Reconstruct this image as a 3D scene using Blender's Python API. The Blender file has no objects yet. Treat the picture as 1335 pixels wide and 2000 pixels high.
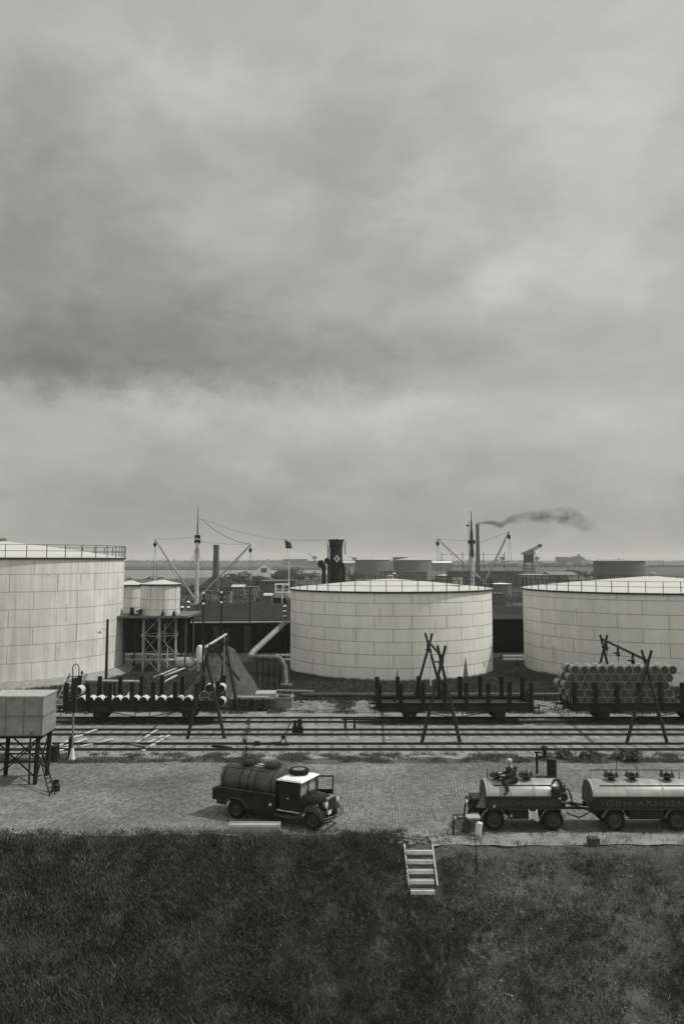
import bpy, bmesh, math, random
import numpy as np
from mathutils import Vector, Matrix, noise
random.seed(7); NR = np.random.RandomState(5)
HAZE = True
R = math.radians; PI = math.pi
S = bpy.context.scene; COL = S.collection

# ---------------------------------------------------------------- camera
F_PX, CX, CY, PITCH, CAM_H = 1600.0, 651.0, 942.0, R(5.36), 11.2
cd = bpy.data.cameras.new('camera'); cam = bpy.data.objects.new('camera', cd); COL.objects.link(cam)
cam.location = (0, 0, CAM_H); cam.rotation_euler = (PI/2 + PITCH, 0, 0)
cd.sensor_fit = 'AUTO'; cd.sensor_width = 36.0; cd.lens = 36.0*F_PX/2000.0
cd.shift_x = (667.5-CX)/2000.0; cd.shift_y = -(1000.0-CY)/2000.0
cd.clip_start = 0.5; cd.clip_end = 20000
S.camera = cam
def ray(px, py):
    u = (px-CX)/F_PX; v = (CY-py)/F_PX
    return Vector((u, math.cos(PITCH)-v*math.sin(PITCH), math.sin(PITCH)+v*math.cos(PITCH)))
def at(px, py, Y):
    d = ray(px, py); t = Y/d.y
    return Vector((d.x*t, Y, CAM_H+d.z*t))
def gr(px, py, z=0.0):
    d = ray(px, py); t = (z-CAM_H)/d.z
    return Vector((d.x*t, d.y*t, z))
def X(px, Y, z=0.0):
    depth = Y*math.cos(PITCH)+(z-CAM_H)*math.sin(PITCH)
    return (px-CX)/F_PX*depth
def Z(py, Y): return at(CX, py, Y).z

# ---------------------------------------------------------------- view, sun, sky
S.view_settings.view_transform = 'Standard'; S.view_settings.look = 'None'
S.view_settings.exposure = 0.0; S.view_settings.gamma = 1.0
try:
    S.cycles.max_bounces = 6; S.cycles.volume_bounces = 0; S.cycles.transparent_max_bounces = 12
    S.cycles.volume_step_rate = 1.0
except Exception: pass
SUN_AZ, SUN_EL = R(6), R(55)                     # azimuth from +X towards +Y
sd = Vector((math.cos(SUN_EL)*math.cos(SUN_AZ), math.cos(SUN_EL)*math.sin(SUN_AZ), math.sin(SUN_EL)))
sl = bpy.data.lights.new('sun', 'SUN'); sl.energy = 3.3; sl.angle = R(0.8); sl.color = (1.0, .985, .94)
so = bpy.data.objects.new('sun', sl); COL.objects.link(so); so.location = (30, 10, 60)
so.rotation_euler = sd.to_track_quat('Z', 'Y').to_euler()

W = bpy.data.worlds.new('World'); S.world = W; W.use_nodes = True
nt = W.node_tree; nt.nodes.clear(); L = nt.links
def N(t, **k):
    n = nt.nodes.new(t)
    for a, b in k.items(): setattr(n, a, b)
    return n
def M(op, a, b=None, c=None):
    n = N('ShaderNodeMath', operation=op)
    for i, v in enumerate((a, b, c)):
        if v is None: continue
        if isinstance(v, (int, float)): n.inputs[i].default_value = v
        else: L.new(v, n.inputs[i])
    return n.outputs[0]
out = N('ShaderNodeOutputWorld'); bg = N('ShaderNodeBackground'); L.new(bg.outputs[0], out.inputs[0])
bg.inputs[1].default_value = 0.1
sky = N('ShaderNodeTexSky'); sky.sky_type = 'NISHITA'; sky.sun_disc = False
sky.sun_elevation = SUN_EL; sky.sun_rotation = PI/2-SUN_AZ
bw = N('ShaderNodeRGBToBW'); L.new(sky.outputs[0], bw.inputs[0])
tc = N('ShaderNodeTexCoord'); sep = N('ShaderNodeSeparateXYZ'); L.new(tc.outputs['Generated'], sep.inputs[0])
dx, dy, dz = sep.outputs
az = M('ARCTAN2', dx, dy); el = M('ARCSINE', dz)
pl = M('ADD', M('MAXIMUM', dz, 0.0), 0.36)
cmb = N('ShaderNodeCombineXYZ'); L.new(M('DIVIDE', dx, pl), cmb.inputs[0]); L.new(M('DIVIDE', dy, pl), cmb.inputs[1])
def noi(vec, scale, detail=6, rough=.55, dist=0.0):
    n = N('ShaderNodeTexNoise'); n.inputs['Scale'].default_value = scale; n.inputs['Detail'].default_value = detail
    n.inputs['Roughness'].default_value = rough; n.inputs['Distortion'].default_value = dist
    L.new(vec, n.inputs['Vector']); return n.outputs['Fac']
sv = N('ShaderNodeVectorMath', operation='MULTIPLY'); L.new(tc.outputs['Generated'], sv.inputs[0]); sv.inputs[1].default_value = (1.0, 1.0, 1.7)
n1 = noi(sv.outputs[0], 4.2, 7, .52, .5); n2 = noi(cmb.outputs[0], 3.2, 7, .55, .4); n3 = noi(sv.outputs[0], 13.0, 6, .5, .7)
cm2 = N('ShaderNodeCombineXYZ'); L.new(az, cm2.inputs[0]); L.new(M('MULTIPLY', el, 2.0), cm2.inputs[1])
w1 = noi(cm2.outputs[0], 10.0, 8, .62); cm3 = N('ShaderNodeCombineXYZ'); L.new(az, cm3.inputs[1]); L.new(M('MULTIPLY', el, 2.0), cm3.inputs[0]); L.new(M('ADD', az, 7.3), cm3.inputs[2])
w2 = noi(cm3.outputs[0], 10.0, 8, .62)
azw = M('ADD', az, M('MULTIPLY', M('SUBTRACT', w1, .5), .22)); elw = M('ADD', el, M('MULTIPLY', M('SUBTRACT', w2, .5), .10))
tot = M('ADD', M('MULTIPLY', M('SUBTRACT', n1, .5), .22), M('MULTIPLY', M('SUBTRACT', n2, .5), .12))
tot = M('ADD', tot, M('MULTIPLY', M('SUBTRACT', n3, .5), .13))
tot = M('ADD', tot, 0.435)
def blob(px, py, wx, wy, amp, soft=1.0):
    global tot
    d = ray(px, py).normalized(); a = math.atan2(d.x, d.y); e = math.asin(d.z)
    u = M('DIVIDE', M('SUBTRACT', azw, a), wx/F_PX); v = M('DIVIDE', M('SUBTRACT', elw, e), wy/F_PX)
    r = M('ADD', M('MULTIPLY', u, u), M('MULTIPLY', v, v))
    tot = M('ADD', tot, M('MULTIPLY', M('EXPONENT', M('MULTIPLY', r, -1.0)), amp))
def patch(px, py, wx, wy, amp, inner=.15):      # a brighter cloud with a firmer edge
    global tot
    d = ray(px, py).normalized(); a = math.atan2(d.x, d.y); e = math.asin(d.z)
    u = M('DIVIDE', M('SUBTRACT', azw, a), wx/F_PX); v = M('DIVIDE', M('SUBTRACT', elw, e), wy/F_PX)
    r = M('SQRT', M('ADD', M('MULTIPLY', u, u), M('MULTIPLY', v, v)))
    mr = N('ShaderNodeMapRange', interpolation_type='SMOOTHSTEP'); L.new(r, mr.inputs[0]); mr.inputs[1].default_value = inner; mr.inputs[2].default_value = 1.45; mr.inputs[3].default_value = amp; mr.inputs[4].default_value = 0
    tot = M('ADD', tot, mr.outputs[0])
def ledge(px, py, wx, wy, amp):          # a cloud base: dark above a soft edge, fading upwards
    global tot
    d = ray(px, py).normalized(); a = math.atan2(d.x, d.y); e = math.asin(d.z)
    u = M('DIVIDE', M('SUBTRACT', azw, a), wx/F_PX)
    t = M('DIVIDE', M('SUBTRACT', elw, e), wy/F_PX)
    up = N('ShaderNodeMapRange', interpolation_type='SMOOTHSTEP'); L.new(t, up.inputs[0]); up.inputs[1].default_value = -.2; up.inputs[2].default_value = .26
    f = M('MULTIPLY', up.outputs[0], M('EXPONENT', M('MULTIPLY', M('MAXIMUM', t, 0.0), -1.0)))
    tot = M('ADD', tot, M('MULTIPLY', M('MULTIPLY', f, M('EXPONENT', M('MULTIPLY', M('MULTIPLY', u, u), -1.0))), amp))
ledge(130, 752, 640, 230, -.215)
blob(60, 560, 300, 150, -.06)
blob(700, 690, 380, 60, -.05)
patch(850, 400, 85, 95, .07); patch(985, 545, 90, 60, .08); patch(1170, 420, 130, 200, .05); patch(400, 180, 170, 55, .045); patch(430, 430, 150, 75, .04); patch(250, 830, 180, 45, .035); patch(760, 810, 190, 45, .045); patch(1170, 830, 120, 45, .03)
blob(1150, 420, 260, 330, .05); blob(1180, 190, 200, 120, .06)
blob(380, 170, 190, 60, .045); blob(640, 300, 120, 150, -.04); blob(560, 150, 60, 60, .02)
blob(420, 800, 260, 40, .05); blob(780, 800, 260, 55, .04); blob(650, 1040, 1400, 120, -.11)
blob(60, 250, 90, 220, -.06); blob(1150, 900, 260, 120, .015)
tot = M('ADD', tot, M('MULTIPLY', M('MAXIMUM', M('MULTIPLY', dy, -1.0), 0.0), .35))      # unseen sky brightness added behind the viewer to fill the shaded sides
tot = M('ADD', tot, M('MULTIPLY', M('POWER', M('MAXIMUM', dz, 0.0), 3.0), .30))             # and more added fill overhead
tot = M('MAXIMUM', tot, .12)
mixv = M('ADD', M('MULTIPLY', M('MINIMUM', bw.outputs[0], 12.0), .05), M('MULTIPLY', tot, 9.4))
hs = N('ShaderNodeCombineColor'); L.new(mixv, hs.inputs[0]); L.new(M('MULTIPLY', mixv, 1.005), hs.inputs[1]); L.new(M('MULTIPLY', mixv, .925), hs.inputs[2])
L.new(hs.outputs[0], bg.inputs[0])

# ---------------------------------------------------------------- materials
MAT = {}
def mat(name, v, rough=.8, var=.25, scale=3.0, bump=0.0, metal=0.0, detail=6, stretch=(1, 1, 1), v2=None, tint=(1, .995, .94), spec=.4):
    """flat tone v broken up by fractal noise of its own (dirt, wear)"""
    if name in MAT: return MAT[name]
    m = bpy.data.materials.new(name); m.use_nodes = True; t = m.node_tree; b = t.nodes['Principled BSDF']
    c = t.nodes.new('ShaderNodeTexCoord'); mp = t.nodes.new('ShaderNodeMapping'); mp.inputs['Scale'].default_value = stretch
    n = t.nodes.new('ShaderNodeTexNoise'); n.inputs['Scale'].default_value = scale; n.inputs['Detail'].default_value = detail; n.inputs['Roughness'].default_value = .65
    t.links.new(c.outputs['Object'], mp.inputs[0]); t.links.new(mp.outputs[0], n.inputs['Vector'])
    r = t.nodes.new('ShaderNodeValToRGB'); lo = v*(1-var) if v2 is None else v2; hi = v*(1+var) if v2 is None else v
    r.color_ramp.elements[0].position = .33; r.color_ramp.elements[1].position = .67
    r.color_ramp.elements[0].color = (lo*tint[0], lo*tint[1], lo*tint[2], 1); r.color_ramp.elements[1].color = (min(hi, .9)*tint[0], min(hi, .9)*tint[1], min(hi, .9)*tint[2], 1)
    t.links.new(n.outputs['Fac'], r.inputs[0]); t.links.new(r.outputs[0], b.inputs['Base Color'])
    b.inputs['Roughness'].default_value = rough; b.inputs['Metallic'].default_value = metal; b.inputs['Specular IOR Level'].default_value = spec
    if bump:
        bp = t.nodes.new('ShaderNodeBump'); bp.inputs['Strength'].default_value = bump; bp.inputs['Distance'].default_value = .05
        t.links.new(n.outputs['Fac'], bp.inputs['Height']); t.links.new(bp.outputs[0], b.inputs['Normal'])
    MAT[name] = m; return m
def tank_mat(name, v, plate, course, line=.35, off=0.0, stain=.25):
    m = bpy.data.materials.new(name); m.use_nodes = True; t = m.node_tree; b = t.nodes['Principled BSDF']; lk = t.links.new
    uv = t.nodes.new('ShaderNodeUVMap'); uv.uv_map = 'UVMap'
    mp = t.nodes.new('ShaderNodeMapping'); mp.inputs['Location'].default_value = (off, 0, 0); lk(uv.outputs[0], mp.inputs[0])
    br = t.nodes.new('ShaderNodeTexBrick'); br.inputs['Scale'].default_value = 1; br.inputs['Brick Width'].default_value = plate; br.inputs['Row Height'].default_value = course
    br.inputs['Mortar Size'].default_value = .045; br.inputs['Mortar Smooth'].default_value = .5; br.offset = .5
    br.inputs['Color1'].default_value = (.93, .93, .93, 1); br.inputs['Color2'].default_value = (1, 1, 1, 1); br.inputs['Mortar'].default_value = (line, line, line, 1)
    lk(mp.outputs[0], br.inputs[0])
    def ns(sc, st, lo, hi, a, c, det=6):
        q = t.nodes.new('ShaderNodeMapping'); q.inputs['Scale'].default_value = st; lk(uv.outputs[0], q.inputs[0])
        n = t.nodes.new('ShaderNodeTexNoise'); n.inputs['Scale'].default_value = sc; n.inputs['Detail'].default_value = det; n.inputs['Roughness'].default_value = .6; lk(q.outputs[0], n.inputs['Vector'])
        r = t.nodes.new('ShaderNodeMapRange'); r.inputs[1].default_value = lo; r.inputs[2].default_value = hi; r.inputs[3].default_value = a; r.inputs[4].default_value = c; lk(n.outputs['Fac'], r.inputs[0]); return r.outputs[0]
    s1 = ns(1.0, (1.6, .12, 1), .36, .62, 1-stain*.55, 1.0); s2 = ns(.5, (1, 1, 1), .3, .7, 1-stain*.4, 1.03); s3 = ns(2.2, (2.2, .25, 1), .66, .76, 1.0, 1-stain)
    def mul(a, c):
        x = t.nodes.new('ShaderNodeMath'); x.operation = 'MULTIPLY'; lk(a, x.inputs[0])
        if isinstance(c, float): x.inputs[1].default_value = c
        else: lk(c, x.inputs[1])
        return x.outputs[0]
    s4 = ns(1.0, (4.5, .10, 1), .62, .70, 1.0, 1-stain*.9, 3); s5 = ns(1.0, (9, .5, 1), .3, .7, 1-stain*.18, 1.0, 4)
    k = mul(mul(mul(mul(mul(s1, s2), s3), s4), s5), v)
    vm = t.nodes.new('ShaderNodeVectorMath'); vm.operation = 'SCALE'; lk(br.outputs['Color'], vm.inputs[0]); lk(k, vm.inputs['Scale'])
    tm = t.nodes.new('ShaderNodeVectorMath'); tm.operation = 'MULTIPLY'; lk(vm.outputs[0], tm.inputs[0]); tm.inputs[1].default_value = (1, .995, .94)
    lk(tm.outputs[0], b.inputs['Base Color']); b.inputs['Roughness'].default_value = .62; b.inputs['Specular IOR Level'].default_value = .3
    bp = t.nodes.new('ShaderNodeBump'); bp.inputs['Strength'].default_value = .3; bp.inputs['Distance'].default_value = .02; lk(br.outputs['Fac'], bp.inputs['Height']); bp.invert = True; lk(bp.outputs[0], b.inputs['Normal'])
    return m
BLK = mat('black_paint', .017, .5, .3, 4, spec=.2); IRON = mat('dark_iron', .026, .65, .35, 6, spec=.15); TIMB = mat('dark_timber', .022, .95, .4, 5, .3, stretch=(1, 1, .2), spec=.08)
GREY = mat('grey_metal', .22, .5, .25, 5); PALE = mat('pale_paint', .6, .6, .12, 5); PLNK = mat('weathered_plank', .42, .85, .3, 4, .2)
RUST = mat('rusty_steel', .09, .7, .4, 6); LGREY = mat('light_steel', .33, .6, .2, 5); TAR = mat('tarred_roof', .030, .95, .25, .8, .1, spec=.12)
WALLD = mat('dark_wall', .016, .95, .35, 1.2, spec=.1); CONC = mat('concrete', .22, .9, .25, 2, .2); RUB = mat('rubber', .015, .9, .2, 8, spec=.1)
GLASS = mat('dull_glass', .10, .12, .2, 2, spec=.8); DKGL = mat('dark_window', .05, .15, .2, 2, spec=.7)
LEAF = mat('dark_foliage', .075, .8, .45, 1.5, v2=.03); LEAF2 = mat('far_foliage', .095, .9, .35, .4, v2=.05)
WHITE = mat('white_paint', .72, .6, .08, 6); BRICKM = mat('sooty_brick', .085, .9, .35, 2, .2); ROPE = mat('rope', .12, .9, .3, 6)

# ---------------------------------------------------------------- mesh helpers
class MB:
    def __init__(s): s.b = bmesh.new(); s.mi = 0; s.uv = None
    def m(s, i): s.mi = i; return s
    def face(s, vs, smooth=False):
        try: f = s.b.faces.new(vs)
        except ValueError: return None
        f.material_index = s.mi; f.smooth = smooth; return f
    def poly(s, pts, smooth=False): return s.face([s.b.verts.new(p) for p in pts], smooth)
    def box(s, x0, x1, y0, y1, z0, z1, mtx=None, bev=0.0):
        v = [Vector((x, y, z)) for z in (z0, z1) for y in (y0, y1) for x in (x0, x1)]
        if mtx: v = [mtx @ q for q in v]
        v = [s.b.verts.new(q) for q in v]
        fs = [s.face([v[i] for i in q]) for q in ((0, 2, 3, 1), (4, 5, 7, 6), (0, 1, 5, 4), (2, 6, 7, 3), (0, 4, 6, 2), (1, 3, 7, 5))]
        if bev:
            es = list({e for f in fs for e in f.edges})
            r = bmesh.ops.bevel(s.b, geom=es, offset=bev, segments=1, affect='EDGES', profile=.5)
            for f in r['faces']: f.material_index = s.mi
        return s
    def beam(s, a, b, w, h=None, up=(0, 0, 1)):
        a = Vector(a); b = Vector(b); d = b-a; l = d.length; h = h or w
        if l < 1e-6: return s
        d.normalize(); up = Vector(up)
        if abs(d.dot(up)) > .98: up = Vector((1, 0, 0))
        sx = d.cross(up).normalized(); sz = sx.cross(d).normalized()
        m = Matrix((sx, d, sz)).transposed().to_4x4(); m.translation = a
        return s.box(-w/2, w/2, 0, l, -h/2, h/2, m)
    def ring(s, c, d, r, n, ph=0.0, ref=None):
        d = Vector(d).normalized(); ref = Vector(ref) if ref else (Vector((0, 0, 1)) if abs(d.z) < .95 else Vector((1, 0, 0)))
        a = d.cross(ref).normalized(); b = d.cross(a).normalized(); rx, ry = (r if isinstance(r, tuple) else (r, r))
        return [s.b.verts.new(Vector(c)+a*rx*math.cos(2*PI*i/n+ph)+b*ry*math.sin(2*PI*i/n+ph)) for i in range(n)]
    def skin(s, r0, r1, smooth=True):
        n = len(r0)
        for i in range(n): s.face([r0[i], r0[(i+1) % n], r1[(i+1) % n], r1[i]], smooth)
    def tube(s, a, b, r0, r1=None, n=8, cap=True):
        a = Vector(a); b = Vector(b); r1 = r0 if r1 is None else r1; d = b-a
        A = s.ring(a, d, r0, n); B = s.ring(b, d, r1, n); s.skin(A, B)
        if cap: s.face(A[::-1]); s.face(B)
        return s
    def path(s, pts, r, n=6, cap=True):
        pts = [Vector(p) for p in pts]; rs = r if isinstance(r, (list, tuple)) else [r]*len(pts); prev = None; first = None
        for i, p in enumerate(pts):
            d = (pts[min(i+1, len(pts)-1)]-pts[max(i-1, 0)])
            ref = Vector((0, 0, 1)) if abs(d.normalized().z) < .9 else Vector((1, .01, 0))
            if i: ref = lastref if abs(d.normalized().dot(lastref)) < .95 else ref
            lastref = ref
            q = s.ring(p, d, rs[i], n, ref=ref)
            if prev: s.skin(prev, q)
            else: first = q
            prev = q
        if cap: s.face(first[::-1]); s.face(prev)
        return s
    def lathe(s, prof, n=24, c=(0, 0, 0), axis='z', uvm=False, sx=1.0, a0=0.0, mtx=None):
        c = Vector(c); rows = []
        for r, h in prof:
            row = []
            for i in range(n):
                a = 2*PI*i/n+a0; p = Vector((r*sx*math.cos(a), r*math.sin(a), h))
                if axis == 'x': p = Vector((p.z, p.x, p.y))
                elif axis == 'y': p = Vector((p.x, p.z, p.y))
                if mtx: p = mtx @ p
                row.append(s.b.verts.new(c+p))
            rows.append(row)
        if uvm and s.uv is None: s.uv = s.b.loops.layers.uv.new('UVMap')
        for k in range(len(rows)-1):
            for i in range(n):
                j = (i+1) % n; f = s.face([rows[k][i], rows[k][j], rows[k+1][j], rows[k+1][i]], True)
                if uvm and f:
                    Rr = prof[k][0]; ua, ub = 2*PI*i/n*Rr, 2*PI*(i+1)/n*Rr; h0, h1 = prof[k][1]-prof[0][1], prof[k+1][1]-prof[0][1]
                    for lp, q in zip(f.loops, ((ua, h0), (ub, h0), (ub, h1), (ua, h1))): lp[s.uv].uv = q
        if tuple(prof[0]) == tuple(prof[-1]): return s
        for row, (r, h), rv in ((rows[0], prof[0], True), (rows[-1], prof[-1], False)):
            if r > 1e-4: s.face(row[::-1] if rv else row)
        return s
    def build(s, name, mats, parent=None, org=None, label=None, cat=None, group=None, kind=None, sharp=32):
        """org: world point taken as origin (vertices are given in world space); parent: verts in the parent's frame unless org given"""
        if org is None and parent is not None and parent.get('_w'):
            o0 = Vector(parent['_w'])
            for v in s.b.verts: v.co -= o0
        elif org is not None:
            for v in s.b.verts: v.co -= Vector(org)
        bmesh.ops.recalc_face_normals(s.b, faces=s.b.faces[:])
        me = bpy.data.meshes.new(name); s.b.to_mesh(me); s.b.free()
        for q in (mats if isinstance(mats, (list, tuple)) else [mats]): me.materials.append(q)
        try: me.set_sharp_from_angle(angle=R(sharp))
        except Exception: pass
        o = bpy.data.objects.new(name, me); COL.objects.link(o)
        if parent is not None:
            o.parent = parent
            if parent.get('_w'): o['_w'] = list(parent['_w'])
        elif org is not None: o.location = org
        tag(o, label, cat, group, kind); return o
def tag(o, label=None, cat=None, group=None, kind=None):
    if label: o['label'] = label
    if cat: o['category'] = cat
    if group: o['group'] = group
    if kind: o['kind'] = kind
    return o
def empty(name, loc, label, cat, group=None, rz=0.0, world=False):
    o = bpy.data.objects.new(name, None); COL.objects.link(o); o.location = loc; o.rotation_euler = (0, 0, rz); o.empty_display_size = .3
    if world: o['_w'] = list(Vector(loc))
    return tag(o, label, cat, group)
def kids(o): return [c for c in bpy.data.objects if c.parent == o]
def copy_tree(o, parent=None):
    c = o.copy(); COL.objects.link(c)
    if parent is not None: c.parent = parent
    for ch in kids(o): copy_tree(ch, c)
    return c
ORD = ['first', 'second', 'third', 'fourth', 'fifth', 'sixth', 'seventh', 'eighth', 'ninth', 'tenth', 'eleventh', 'twelfth', 'thirteenth', 'fourteenth', 'fifteenth', 'sixteenth', 'seventeenth', 'eighteenth']
def tris(name, V, mats, org=(0, 0, 0), parent=None, quads=False, **k):
    """V: (n,3,3) or (n,4,3) array of free-standing leaf faces"""
    V = np.asarray(V, dtype=np.float32); n, c = V.shape[:2]
    me = bpy.data.meshes.new(name); me.vertices.add(n*c); me.vertices.foreach_set('co', (V-np.array(org, dtype=np.float32)).reshape(-1))
    me.loops.add(n*c); me.loops.foreach_set('vertex_index', np.arange(n*c, dtype=np.int32))
    me.polygons.add(n); me.polygons.foreach_set('loop_start', np.arange(0, n*c, c, dtype=np.int32))
    me.update(calc_edges=True); me.validate()
    for q in (mats if isinstance(mats, (list, tuple)) else [mats]): me.materials.append(q)
    o = bpy.data.objects.new(name, me); COL.objects.link(o)
    if parent is not None: o.parent = parent
    else: o.location = org
    tag(o, **k); return o
def blades(P, h0, h1, w, lean=.5, per=4, spread=.08):
    P = np.repeat(np.asarray(P, dtype=float), per, axis=0); n = len(P)
    P[:, :2] += NR.normal(0, spread, (n, 2)); a = NR.uniform(0, 2*PI, n); h = NR.uniform(h0, h1, n); ln = NR.uniform(.1, lean, n)*h; b = NR.uniform(0, 2*PI, n)
    ww = w*NR.uniform(.6, 1.4, n)
    d = np.stack([np.cos(a)*ww, np.sin(a)*ww, np.zeros(n)], 1)
    t = np.stack([np.cos(b)*ln, np.sin(b)*ln, h], 1)
    return np.stack([P-d, P+d, P+t], 1)
def leaves(n, c, rad, size, squash=.8, clumps=9):
    cs = []; c = np.array(c, float)
    for i in range(clumps):
        a = NR.uniform(0, 2*PI); q = NR.uniform(0, .75); e = NR.uniform(-.55, .8)
        cs.append((c+np.array([math.cos(a)*q*rad[0], math.sin(a)*q*rad[1], e*rad[2]*squash]), NR.uniform(.3, .55)))
    out = []
    for i in range(n):
        cc, rr = cs[NR.randint(clumps)]; v = NR.normal(size=3); v /= np.linalg.norm(v); v *= NR.uniform(.6, 1.05)**.5*rr
        p = cc+v*np.array(rad); a = NR.normal(size=3)*size; b = NR.normal(size=3)*size; out.append([p, p+a, p+b])
    return np.array(out)
def rgrad(n, f, x0, x1, y0, y1):
    o = []
    while len(o) < n:
        x = NR.uniform(x0, x1); y = NR.uniform(y0, y1)
        if NR.uniform() < f(x, y): o.append((x, y))
    return o
# ---------------------------------------------------------------- ground, water, road
def fn(x, y, s=1.0, oz=0.0): return noise.noise(Vector((x*s, y*s, oz)))
def hgt(x, y):
    z = 0.0
    if y < 34.6:
        e = 33.3+.25*fn(x, 3, .6)
        if y < e: z = -min((e-y)*.53, 6.5)
        z += .10*fn(x, y, 1.1)+.05*fn(x, y, 3.1)
        z -= .03
    elif 118 < y < 143: z = -5.0
    elif y > 143:
        sh = 470+170*max(0, min(1, (x+95)/75))+12*fn(x, 9, .02)
        if sh < y < 940 and x < 60: z = -4.0
        if y > 940: z = .3
    return z
def terrain():
    ys = [-120, -60, 0, 10, 18]+list(np.arange(20, 35.0, .25))+[35.2, 36, 40, 45, 50, 60, 70, 80, 90, 100, 110, 117.9, 118.1, 130, 142.9, 143.1, 160, 200, 250, 300, 350, 400]+list(np.arange(440, 680, 8))+[700, 760, 820, 880, 939, 941, 1000, 1200, 1600, 2200, 3200, 5000, 9000]
    xs = [-9000, -5000, -3000, -2000, -1400, -900, -600, -450, -350, -280]+list(np.arange(-240, -20, 6))+list(np.arange(-18, 18.1, .4))+list(np.arange(20, 72, 4))+[90, 130, 200, 300, 450, 700, 1100, 1800, 3000, 5000, 9000]
    b = MB(); g = [[b.b.verts.new((x, y, hgt(x, y))) for x in xs] for y in ys]
    for j in range(len(ys)-1):
        for i in range(len(xs)-1): b.face([g[j][i], g[j][i+1], g[j+1][i+1], g[j+1][i]], abs(ys[j]-27) < 8)
    m = mat('bare_earth', .052, .95, .4, .9, .3, detail=10)
    t = m.node_tree; bs = t.nodes['Principled BSDF']; lk = t.links.new
    c = t.nodes.new('ShaderNodeTexCoord'); n = t.nodes.new('ShaderNodeTexNoise'); n.inputs['Scale'].default_value = .035; n.inputs['Detail'].default_value = 9; lk(c.outputs['Object'], n.inputs['Vector'])
    r = t.nodes.new('ShaderNodeMapRange'); r.inputs[1].default_value = .35; r.inputs[2].default_value = .65; r.inputs[3].default_value = .75; r.inputs[4].default_value = 1.5; lk(n.outputs['Fac'], r.inputs[0])
    old = bs.inputs['Base Color'].links[0].from_socket; vm = t.nodes.new('ShaderNodeVectorMath'); vm.operation = 'SCALE'; lk(old, vm.inputs[0]); lk(r.outputs[0], vm.inputs['Scale']); lk(vm.outputs[0], bs.inputs['Base Color'])
    b.build('ground', m, kind='structure')
terrain()
w = mat('harbour_water', .12, .22, .2, .02, 0, spec=.5)
t = w.node_tree; n = t.nodes.new('ShaderNodeTexNoise'); n.inputs['Scale'].default_value = .6; c = t.nodes.new('ShaderNodeTexCoord'); t.links.new(c.outputs['Object'], n.inputs['Vector']); bp = t.nodes.new('ShaderNodeBump'); bp.inputs['Strength'].default_value = .25; bp.inputs['Distance'].default_value = .3; t.links.new(n.outputs['Fac'], bp.inputs['Height']); t.links.new(bp.outputs[0], t.nodes['Principled BSDF'].inputs['Normal'])
b = MB(); b.poly([(-4000, 117.95, -1), (400, 117.95, -1), (400, 960, -1), (-4000, 960, -1)]); b.build('water', w, kind='structure')
def sheet(name, x0, x1, y0, y1, z, m, sx=1.0, sy=.5, edge=.25, amp=0.0, f0=None):
    nx = int((x1-x0)/sx); ny = max(2, int((y1-y0)/sy)); b = MB(); rows = []
    for j in range(ny+1):
        y = y0+(y1-y0)*j/ny; row = []
        for i in range(nx+1):
            x = x0+(x1-x0)*i/nx; yy = y
            if j == 0: yy += edge*(fn(x, 1.7, .5)+.6*fn(x, 4, 1.9)) + (f0(x) if f0 else 0)
            if j == ny: yy += edge*(fn(x, 8.7, .5)+.6*fn(x, 3, 1.9))
            row.append(b.b.verts.new((x, yy, z+amp*(.5+fn(x, yy, .9)))))
        rows.append(row)
    for j in range(ny):
        for i in range(nx): b.face([rows[j][i], rows[j][i+1], rows[j+1][i+1], rows[j+1][i]], True)
    return b.build(name, m, kind='structure')
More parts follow.
